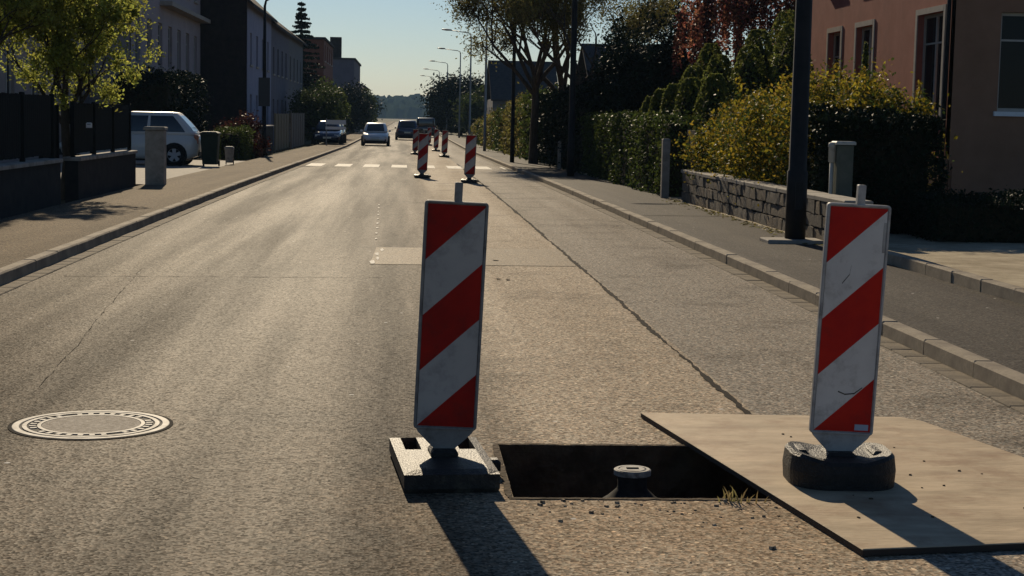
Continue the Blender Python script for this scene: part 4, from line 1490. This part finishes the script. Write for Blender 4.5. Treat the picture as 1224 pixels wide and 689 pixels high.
# round dark tree far right and further ones
def round_tree(name, label, x, y, r_, h, n_, size, m, seed, group=None, trunk=True, z0=None):
    t = thing(name, label, 'tree', (x, y, gz(y)-.02), 0, group)
    cz_ = h-r_[2]
    p, o__ = blob_points(n_, (0, 0, cz_), r_, seed, 70, .17, .8, .25)
    leaf_mesh('crown', p, size, m, t, .3, o__, .5, seed=seed)
    MB().tube([(0, 0, 0), (.05, 0, cz_*.5), (0, .05, cz_)], [.28, .22, .12], 8).build('trunk', 'bark', t)
    MB().lathe([(.1, cz_-r_[2]*.7), (r_[0]*.55, cz_-r_[2]*.4), (r_[0]*.7, cz_), (r_[0]*.45, cz_+r_[2]*.45), (.1, cz_+r_[2]*.65)], 10).build('inner_blocker', 'blocker', t)  # dark core added inside the round crown to block light
    return t


round_tree('round_tree', 'big round dark tree at the end of the right side', 6.2, 186, (3.6, 4, 3.3), 6.5, 26000, .34, 'leaf_k', 61)
round_tree('round_tree', 'lower dark tree between round tree and pale house', 8.6, 172, (3, 4, 2.4), 5.0, 9000, .34, 'leaf_d', 62)

# ------------------------------------------------------------------ left side: wall, fence, pillar
def low_wall(label, y0, y1, x=-5.42, h=.70):
    base = (x, y0, gz(y0)+.06)
    t = thing('garden_wall', label, 'wall', base)
    MB().box((-.11, (y1-y0)/2, h/2-.02), (.22, y1-y0, h)).build('wall', 'wall_dark', t)
    n_ = max(1, int((y1-y0)/1.1))
    l = (y1-y0)/n_
    for i in range(n_):
        MB().box((-.11, l*(i+.5), h+.012), (.30, l-.012, .06), ch=.012).build('coping_stone', 'concrete', t)
    return t


def fence_run(label, y0, y1, h, x=-5.53, zb=.80, m='wood_dark', gap=.02, bw=.11, panel=1.95, rail_m=None, group=None):
    base = (x, y0, gz(y0)+zb)
    t = thing('slat_fence', label, 'fence', base, 0, group)
    n_ = max(1, round((y1-y0)/panel))
    l = (y1-y0)/n_
    for i in range(n_+1):
        MB().box((0, l*i, h/2+.015), (.07, .07, h+.03), ch=.012).build('post', m, t)
    for i in range(n_):
        b_ = MB()
        yy = l*i+.06
        while yy+bw < l*(i+1)-.04:
            b_.box((0, yy+bw/2, h/2+.03+R.uniform(-.006, .006)), (.022, bw, h-.06))
            yy += bw+gap
        b_.box((-.03, l*(i+.5), .25), (.03, l-.1, .07))
        b_.box((-.03, l*(i+.5), h-.2), (.03, l-.1, .07))
        b_.build('slat_panel', m, t)
    return t


low_wall('dark garden wall with pale coping under the long slat fence', 14, 26.2)
low_wall('short dark garden wall between gateway and concrete pillar', 27.6, 33.4)
fence_run('long dark slat fence standing on the garden wall', 14.1, 26.1, .98)
fence_run('short dark slat fence on the wall next to the concrete pillar', 27.7, 33.3, .90)
# gate in the gap
fence_run('dark slat garden gate in the gap of the left wall', 26.35, 27.5, 1.55, x=-5.75, zb=.08)
pl_ = thing('gate_pillar', 'square grey concrete gate pillar at the driveway with parked hatchback', 'pillar', (-5.14, 34.2, gz(34)+.10))
MB().box((0, 0, .56), (.38, .38, 1.13), ch=.015).build('shaft', 'concrete', pl_)
MB().box((0, 0, 1.16), (.44, .44, .07), ch=.02).build('cap', 'concrete', pl_)
mb_ = thing('glint_box', 'small white box added for a bright reflection at the dark fence', 'glint_box', (-5.43, 28.6, gz(28)+1.28))  # made-up white box standing in for a small bright reflection
MB().box((0, 0, .05), (.09, .07, .09), ch=.015).build('body', 'sign_white', mb_)
MB().box((.002, -.037, .065), (.06, .005, .01)).build('slot', 'black', mb_)

# young tree with fresh leaves
tree('young_tree', 'young tree with fresh yellow green leaves behind the dark fence', (-6.1, 30.0, gz(30)), 1.7, .085,
     [(-.45, 0, 1.5, 1.0), (.45, .1, 1.3, 1.0), (.05, -.4, 1.5, 1.0), (-.1, .4, 1.6, 1.1), (.7, -.2, .9, .9), (-.75, -.1, .9, .9), (.2, 0, 1.8, 1.1)], 1.12, 4, 28000, .072, 'leaf_f', 71, .72, .075, .03, kids=(2, 3))
yt = bpy.data.objects['young_tree']
p, o_ = blob_points(8000, (.12, 0, 2.75), (1.35, 1.1, 1.2), 711, 60, .10, .7, 1.55)
leaf_mesh('crown', p, .07, 'leaf_f', yt, .3, seed=711)
tree('young_tree', 'neighbouring young tree whose leaves overhang the long dark fence', (-7.3, 28.0, gz(28)), 2.4, .11,
     [(-.5, 0, 1, 1.0), (.5, -.3, 1, 1.0), (.1, .4, 1.2, 1.1)], 1.1, 4, 9000, .075, 'leaf_f', 72, .75, .09, .03, kids=(2, 3))
# dark hedge in front of the mauve house, bushes at the drive
hedge('dark_hedge', 'tall dark hedge in front of the mauve house', 'hedge', (-10.0, 57.0, gz(57)), (-7.9, 66, gz(57)+3.0), 16000, .12, 'leaf_k', 81, .12, .2, .3)
hedge('clipped_bush', 'clipped green bush with sunlit top behind the bins', 'bush', (-6.7, 58.5, gz(58)+.05), (-5.75, 62.0, gz(58)+1.15), 7000, .08, 'leaf_g', 82, .05, .1, .18)
rb = thing('maroon_bush', 'dark maroon bush beside the clipped green bush', 'bush', (-6.4, 65.0, gz(65)))
p, o_ = blob_points(9000, (0, 0, .75), (.95, 1.8, .9), 83, 60, .16, .8, .05)
leaf_mesh('foliage', p, .10, 'leaf_b', rb, .3, o_, .4, seed=83)
MB().box((0, 0, .4), (1.0, 2.0, .8), ch=.2).build('blocker_core', 'blocker', rb)  # dark block added inside the bush to stop light leaking
# conifer behind the row
fr = thing('fir_tree', 'dark fir tree with tiered branches rising above the roofs', 'tree', (-8.5, 134.0, gz(134)-.02))
MB().tube([(0, 0, 0), (0, 0, 6), (0, 0, 11.0)], [.3, .2, .03], 8).build('trunk', 'bark', fr)
P = []
for i in range(26):
    z = 2.2+i*.34
    L0_ = (11.2-z)*.30+.12
    for k in range(9):
        a = 2*PI*k/9+i*.7+R.uniform(-.25, .25)
        L_ = L0_*R.uniform(.6, 1.18)
        z += R.uniform(-.06, .06)
        n_ = 60
        q = NR.random(n_)**.7
        P.append(np.stack([q*L_*math.cos(a)+NR.normal(0, .05+.05*L_, n_)*math.sin(a), q*L_*math.sin(a)+NR.normal(0, .05+.05*L_, n_)*math.cos(a), z-.18*q*L_+.2*(q*L_/1.6)**2+NR.normal(0, .03, n_)], 1))
leaf_mesh('crown', np.concatenate(P), .22, 'leaf_k', fr, .5, seed=91)
round_tree('round_shrub', 'rounded dark tree with sunlit rim overhanging the left pavement', -5.9, 108, (1.65, 2.2, 1.75), 3.7, 9000, .17, 'leaf_d', 92)
round_tree('street_tree', 'green tree behind the rounded one by the brick flats', -6.2, 128, (1.6, 2.5, 1.9), 4.3, 6000, .22, 'leaf_g', 93)
round_tree('street_tree', 'dark tree in front of the far block', -5.6, 172, (1.7, 3, 2.4), 5.2, 6000, .26, 'leaf_k', 94)
round_tree('street_tree', 'dark tree beside the lowest far house', -5.9, 225, (1.8, 3, 2.5), 5.1, 5000, .34, 'leaf_d', 95)
round_tree('street_tree', 'last dark tree on the left before the hill', -8.2, 300, (3.2, 5, 2.6), 5.6, 5000, .5, 'leaf_k', 96)

# fences and walls along the left pavement further on
low_wall('low dark wall behind the maroon bush', 66.5, 75.0, x=-6.0, h=1.15)
fence_run('tan board fence along the left pavement beyond the lamp post', 76, 85, 1.75, x=-6.0, zb=.06, m='wood_tan', gap=.008, bw=.14)
fence_run('tall grey board fence ending before the low white sign', 85.2, 96, 1.85, x=-5.9, zb=.06, m='wood_grey', gap=.008, bw=.14)


# ------------------------------------------------------------------ lamp posts
def street_lamp(label, x, y, h, r_, arm=1.5, m='galv', group=None, side=-1, head=True):
    t = thing('street_lamp', label, 'lamp post', (x, y, gz(y)+.09), 0, group)
    MB().tube([(0, 0, 0), (0, 0, .9), (0, 0, .92), (0, 0, h*.6), (0, 0, h-.3)], [r_*1.15, r_*1.15, r_, r_*.85, r_*.62], 14).build('pole', m, t, True)
    MB().tube([(0, 0, h-.32), (side*.05, 0, h-.1), (side*.25, 0, h), (side*arm, 0, h+.14)], [r_*.6, r_*.52, r_*.45, r_*.4], 8).build('arm', m, t, True)
    if head:
        x0_, x1_ = side*(arm-.1), side*(arm+.62)
        rings = []
        for tt_, w, hh in ((0, .05, .04), (.15, .10, .06), (.5, .14, .075), (.85, .12, .05), (1, .05, .03)):
            xx = x0_+(x1_-x0_)*tt_
            rings.append([(xx, w*math.cos(a), h+.16+.03*tt_+hh*math.sin(a)) for a in [2*PI*k/10 for k in range(10)]])
        MB().loft(rings).build('lamp_head', m, t, True)
    MB().box((0, -r_*1.12, .6), (.09, .02, .35)).build('hatch', m, t)
    return t


street_lamp('thick dark lamp post standing on concrete slab beside the stone wall', 4.93, 20.3, 8.0, .112, m='pole')
street_lamp('dark lamp post beside the ivy hedge and plane trees', 4.62, 45.5, 8.0, .09, m='pole')
street_lamp('slim dark lamp post in front of the twin plane tree', 4.05, 62.0, 8.0, .075, m='pole')
street_lamp('grey lamp post half hidden by the plane tree leaves', 4.3, 89, 8.0, .075)
for i, (x, y) in enumerate([(4.6, 118), (4.9, 150), (4.6, 184), (4.3, 215), (4.2, 250)]):
    street_lamp('distant grey lamp post with arm over the road beyond the shrubs', x, y, 7.9, .075, group='far row of lamp posts')
sl = street_lamp('grey lamp post on the left pavement carrying a sign board', -5.72, 67.0, 6.3, .085, arm=.75, m='pole', side=1)
bs = MB()
bs.box((0, -.10, 2.55), (.46, .03, 1.15), ch=.0)
bs.build('sign_board', 'sign_back', sl)
MB().box((0, -.06, 2.3), (.2, .07, .05)).build('bracket', 'galv', sl)
MB().box((0, -.06, 2.8), (.2, .07, .05)).build('bracket', 'galv', sl)

# small white direction sign on the left, and grey post in the right shade
sg = thing('road_sign', 'low white road sign with two panels on a thin post beside the left pavement', 'sign', (-4.7, 98.0, gz(98)+.1))
MB().tube([(0, 0, 0), (0, 0, 1.62)], .03, 8).build('post', 'galv', sg)
MB().box((.55, -.045, 1.40), (1.2, .02, .26), ch=0).build('panel', 'sign_white', sg)
MB().box((.55, -.045, 1.05), (1.2, .02, .16), ch=0).build('panel', 'sign_white', sg)
pp_ = tag(MB().box((0, 0, .45), (.10, .12, .95), ch=.02).build('marker_post', 'concrete'), 'slim grey post in the shade before the dark hedge', 'post')
pp_.location = (5.0, 53.0, gz(53)+.09)

# ------------------------------------------------------------------ bins
def wheelie_bin(label, x, y, w, h, m, rz=0.0):
    t = thing('waste_bin', label, 'bin', (x, y, gz(y)+.10), rz)
    b_ = MB()
    rings = []
    for z, s in ((.06, .80), (h*.5, .90), (h-.08, 1.0), (h-.05, 1.08), (h-.03, 1.08)):
        rings.append([(p[0], p[1], z) for p in rrect(w*s, w*1.1*s, .03, 0, 0, 2)])
    b_.loft(rings)
    b_.build('body', m, t)
    MB().loft([[(p[0], p[1], h-.028) for p in rrect(w*1.1, w*1.22, .03, 0, 0, 2)], [(p[0], p[1], h+.0) for p in rrect(w*1.08, w*1.2, .03, 0, 0, 2)],
               [(p[0], p[1], h+.04) for p in rrect(w*.8, w*.9, .03, 0, 0, 2)]]).build('lid', m, t)
    for s in (-1, 1):
        MB().tube([(s*w*.40, w*.5, .09), (s*w*.47, w*.5, .09)], .09, 12).build('wheel', 'tyre', t)
    MB().tube([(-w*.4, w*.6, h-.02), (w*.4, w*.6, h-.02)], .015, 6).build('handle', m, t)
    return t


wheelie_bin('dark green wheeled bin next to the parked hatchback', -5.72, 48.6, .52, .98, 'bin')
wheelie_bin('small grey bin next to the dark green bin', -5.42, 51.0, .26, .52, 'frame_d')


# ------------------------------------------------------------------ cars
def car(name, label, loc, rz, paint, L_=4.0, W=1.74, Hc=1.5, van=False, group=None, cat='car'):
    """local +x is the nose; body loft, cabin, glass panels, lamps, wheels"""
    t = thing(name, label, cat, loc, rz, group)
    hw = W/2
    belt = .92 if not van else 1.05
    zb = .20
    st_ = [(-.5, .80, .42, belt-.12), (-.485, .93, .30, belt-.02), (-.42, .985, .22, belt), (-.2, 1.0, .20, belt), (.12, 1.0, .20, belt-.01),
           (.25, .985, .20, belt-.05), (.38, .96, .22, belt-.14), (.47, .88, .28, belt-.26), (.5, .74, .36, belt-.36)]
    rings = []
    for fx, fw, z0_, z1_ in st_:
        x, w = fx*L_, hw*fw
        rings.append([(x, -w*.93, z0_), (x, -w, z0_+.12), (x, -w, (z0_+z1_)/2+.05), (x, -w*.965, z1_-.06), (x, -w*.88, z1_), (x, w*.88, z1_),
                      (x, w*.965, z1_-.06), (x, w, (z0_+z1_)/2+.05), (x, w, z0_+.12), (x, w*.93, z0_)])
    body = MB().loft(rings).build('body', paint, t, True)
    # cabin
    if van:
        xb0, xb1, xr0, xr1 = -.485*L_, .30*L_, -.475*L_, .16*L_
    else:
        xb0, xb1, xr0, xr1 = -.475*L_, .27*L_, -.335*L_, .085*L_
    wb, wr = hw*.90, hw*.72 if not van else hw*.84
    zr = Hc
    cb = []
    nlev = 5
    for k in range(nlev+1):
        s = k/nlev
        bul = .035*math.sin(PI*s)
        x0_, x1_ = xb0+(xr0-xb0)*s-bul, xb1+(xr1-xb1)*s+bul
        w = wb+(wr-wb)*s+bul*.6
        zz = belt-.03+(zr-.04-belt+.03)*s
        cb.append([(x0_, -w*.9, zz), (x0_+.10, -w, zz), (x1_-.14, -w, zz), (x1_, -w*.82, zz), (x1_, w*.82, zz), (x1_-.14, w, zz), (x0_+.10, w, zz), (x0_, w*.9, zz)])
    last = cb[-1]
    cxm = sum(p[0] for p in last)/8
    cb.append([(cxm+(p[0]-cxm)*.93, p[1]*.90, zr-.012) for p in last])
    cb.append([(cxm+(p[0]-cxm)*.6, p[1]*.55, zr) for p in last])
    MB().loft(cb).build('cabin', paint, t, True)

    def pt(side_i, a, s):
        """point on cabin side between ring verts side_i and next, fraction a, height s (0..1)"""
        f = s*nlev
        k = min(int(f), nlev-1)
        f -= k
        i, j = side_i, (side_i+1) % 8
        p = Vector(cb[k][i]).lerp(Vector(cb[k][j]), a)
        q = Vector(cb[k+1][i]).lerp(Vector(cb[k+1][j]), a)
        return p.lerp(q, f)

    def glass(nm, side_i, a0, a1, s0, s1, off, m='car_glass'):
        b_ = MB()
        vs_, fs2 = [], []
        nn = 4
        for k in range(nn+1):
            s = s0+(s1-s0)*k/nn
            for a in (a0, a1):
                vs_.append(tuple(pt(side_i, a, s)+Vector(off)))
        for k in range(nn):
            fs2.append((2*k, 2*k+1, 2*k+3, 2*k+2))
        b_.add(vs_, fs2)
        b_.build(nm, m, t)
    splits = [(.05, .44), (.48, .93)] if not van else [(.72, .95)]
    for a0, a1 in splits:
        glass('side_window', 1, a0, a1, .16, .88, (0, -.006, 0))
        glass('side_window', 5, 1-a1, 1-a0, .16, .88, (0, .006, 0))
    glass('windscreen', 3, .04, .96, .10, .93, (.006, 0, .003))
    glass('rear_window', 7, .08, .92, .20, .90, (-.006, 0, .003))
    # lamps, grille, bumper trim, plates
    for s in (-1, 1):
        MB().box((.475*L_, s*hw*.68, belt-.36), (.16, .30, .13), ch=.03).build('headlight', 'lamp_clear', t)
        MB().box((-.478*L_, s*hw*.80, belt-.13), (.14, .20, .26), ch=.03).build('tail_light', 'lamp_red', t)
        MB().box((.20*L_, s*(hw*.97+.07), belt+.05), (.10, .16, .12), ch=.025).build('mirror', paint, t)
    MB().box((.492*L_, 0, belt-.40), (.06, .62, .11)).build('grille', 'black', t)
    MB().box((.485*L_, 0, .36), (.10, W*.80, .20), ch=.03).build('bumper', 'black', t)
    MB().box((-.49*L_, 0, .40), (.08, W*.82, .20), ch=.03).build('bumper', 'black', t)
    MB().box((.512*L_, 0, .43), (.02, .50, .11)).build('number_plate', 'plate_w', t)
    MB().box((-.508*L_, 0, belt-.30), (.02, .50, .11)).build('number_plate', 'plate_w', t)
    MB().box((0, 0, .20), (L_*.8, W*.78, .12)).build('underbody', 'black', t)
    rw = .315
    for fx in (-.325, .315):
        for s in (-1, 1):
            wx, wy = fx*L_, s*(hw-.065)
            arch = MB()
            arch.tube([(wx, wy-s*.02, rw), (wx, s*(hw+.006), rw)], rw+.055, 20)
            arch.build('wheel_arch', 'black', t)
            ty = MB()
            prof = [(rw*.62, -.1), (rw*.93, -.1), (rw, -.07), (rw, .07), (rw*.93, .1), (rw*.62, .1)]
            ty.loft([[(wx+a*math.cos(2*PI*k/24), wy+s*.015+b2_, rw+a*math.sin(2*PI*k/24)) for k in range(24)] for a, b2_ in prof], cap=False)
            wo_ = ty.build('wheel', 'tyre', t, True)
            rm = MB()
            rm.tube([(wx, wy-.04, rw), (wx, wy+s*.085, rw)], rw*.22, 12)
            for k in range(5):
                a = 2*PI*k/5+.3
                c_, s_ = math.cos(a), math.sin(a)
                px, pz = -s_, c_
                q = []
                for yy in (wy+s*.055, wy+s*.095):
                    for rr_, ww in ((rw*.15, .045), (rw*.64, .06)):
                        q += [(wx+c_*rr_+px*ww, yy, rw+s_*rr_+pz*ww), (wx+c_*rr_-px*ww, yy, rw+s_*rr_-pz*ww)]
                rm.add(q, [(0, 1, 3, 2), (4, 6, 7, 5), (0, 2, 6, 4), (1, 5, 7, 3), (2, 3, 7, 6), (0, 4, 5, 1)])
            rm.loft([[(wx+a*math.cos(2*PI*k/24), wy+b2_, rw+a*math.sin(2*PI*k/24)) for k in range(24)] for a, b2_ in ((rw*.60, -.09), (rw*.66, -.09), (rw*.66, .09*1), (rw*.60, .09))], cap=False)
            rm.build('rim', 'rim', wo_)
    return t


car('parked_hatchback', 'silver hatchback parked across the driveway with its tail to the street', (-8.12, 49.6, gz(49)+.09), PI, 'car_silver', 4.1, 1.72, 1.58)
car('white_car', 'white car driving towards the crosswalk in the left lane', (-1.95, 108, gz(108)), -PI/2, 'car_white', 4.0, 1.74, 1.48)
car('dark_car', 'dark blue car driving away behind the barriers', (0.15, 137, gz(137)), PI/2, 'car_blue', 4.3, 1.9, 1.62)
car('dark_van', 'dark van driving away ahead of the dark blue car', (1.9, 158, gz(158)), PI/2, 'car_dark', 4.8, 1.95, 1.85, van=True, cat='van')
car('parked_car', 'dark blue car parked on the left pavement under the rounded tree', (-4.85, 104, gz(104)+.1), -PI/2, 'car_blue', 4.0, 1.72, 1.46)
car('parked_car', 'black car parked behind the dark blue one under the rounded tree', (-4.9, 110, gz(110)+.1), -PI/2, 'car_dark', 4.1, 1.72, 1.46)

# dry weeds at the pit edge and wall feet
def weeds(label, x, y, n_, h, w, m='straw', z=0.0, seed=1):
    rg = random.Random(seed)
    b_ = MB()
    for i in range(n_):
        px, py = rg.gauss(0, w), rg.gauss(0, w*.6)
        a = rg.uniform(0, 6.3)
        hh = h*rg.uniform(.4, 1.1)
        dx, dy = math.cos(a)*hh*rg.uniform(.1, .8), math.sin(a)*hh*rg.uniform(.1, .8)
        s = .004
        b_.add([(px-s, py, 0), (px+s, py, 0), (px+dx*.45+s*.7, py+dy*.45, hh*.6), (px+dx*.45-s*.7, py+dy*.45, hh*.6), (px+dx, py+dy, hh)], [(0, 1, 2, 3), (3, 2, 4)])
    o_ = b_.build('dry_weed', m)
    o_.location = (x, y, z)
    o_['kind'] = 'stuff'
    return tag(o_, label, 'weed')


weeds('tuft of dry weed between the pit edge and the steel plate', 1.42, 6.60, 16, .065, .04, seed=2)
weeds('dry weed at the yard edging by the pavement', 5.45, 13.6, 70, .16, .09, z=gz(13)+.085, seed=3)

# ------------------------------------------------------------------ hill and haze
hb = MB()
nx, ny = 420, 26
vs, fs = [], []
hr_ = np.random.default_rng(8)
for j in range(ny+1):
    for i in range(nx+1):
        x = -640+1280*i/nx
        y = 1300+18*j
        s = min(1, .25+.75*math.sin(PI*.5*min(j/12, 1)))
        hgt = 15.5+4*math.sin(x*.006+.6)+2.2*math.sin(x*.017+1)+1.2*math.sin(x*.047+j)
        vs.append((x+hr_.uniform(-1, 1), y+hr_.uniform(-6, 6), gz(1000)-.5+(hgt*s+hr_.uniform(-3.2, 3.2))*(1 if 0 < j < ny else 0)))
for j in range(ny):
    for i in range(nx):
        a = j*(nx+1)+i
        fs.append((a, a+1, a+nx+2, a+nx+1))
hb.add(vs, fs)
structure(hb.build('hill', 'hill'))
hz = MB().box((0, 905, 14.5), (2500, 2130, 35)).build('haze', 'black')
hm = bpy.data.materials.new('haze_air')
hm.use_nodes = True
hn = hm.node_tree
hn.nodes.clear()
ho = hn.nodes.new('ShaderNodeOutputMaterial')
hv = hn.nodes.new('ShaderNodeVolumePrincipled')
hv.inputs['Color'].default_value = (0.42, 0.68, 1.0, 1)
hv.inputs['Density'].default_value = 0.00015
hv.inputs['Anisotropy'].default_value = 0.0
hn.links.new(hv.outputs[0], ho.inputs['Volume'])
hz.data.materials[0] = hm
hz['kind'] = 'stuff'
tag(hz, 'thin pale haze that softens the far end of the road', 'haze')
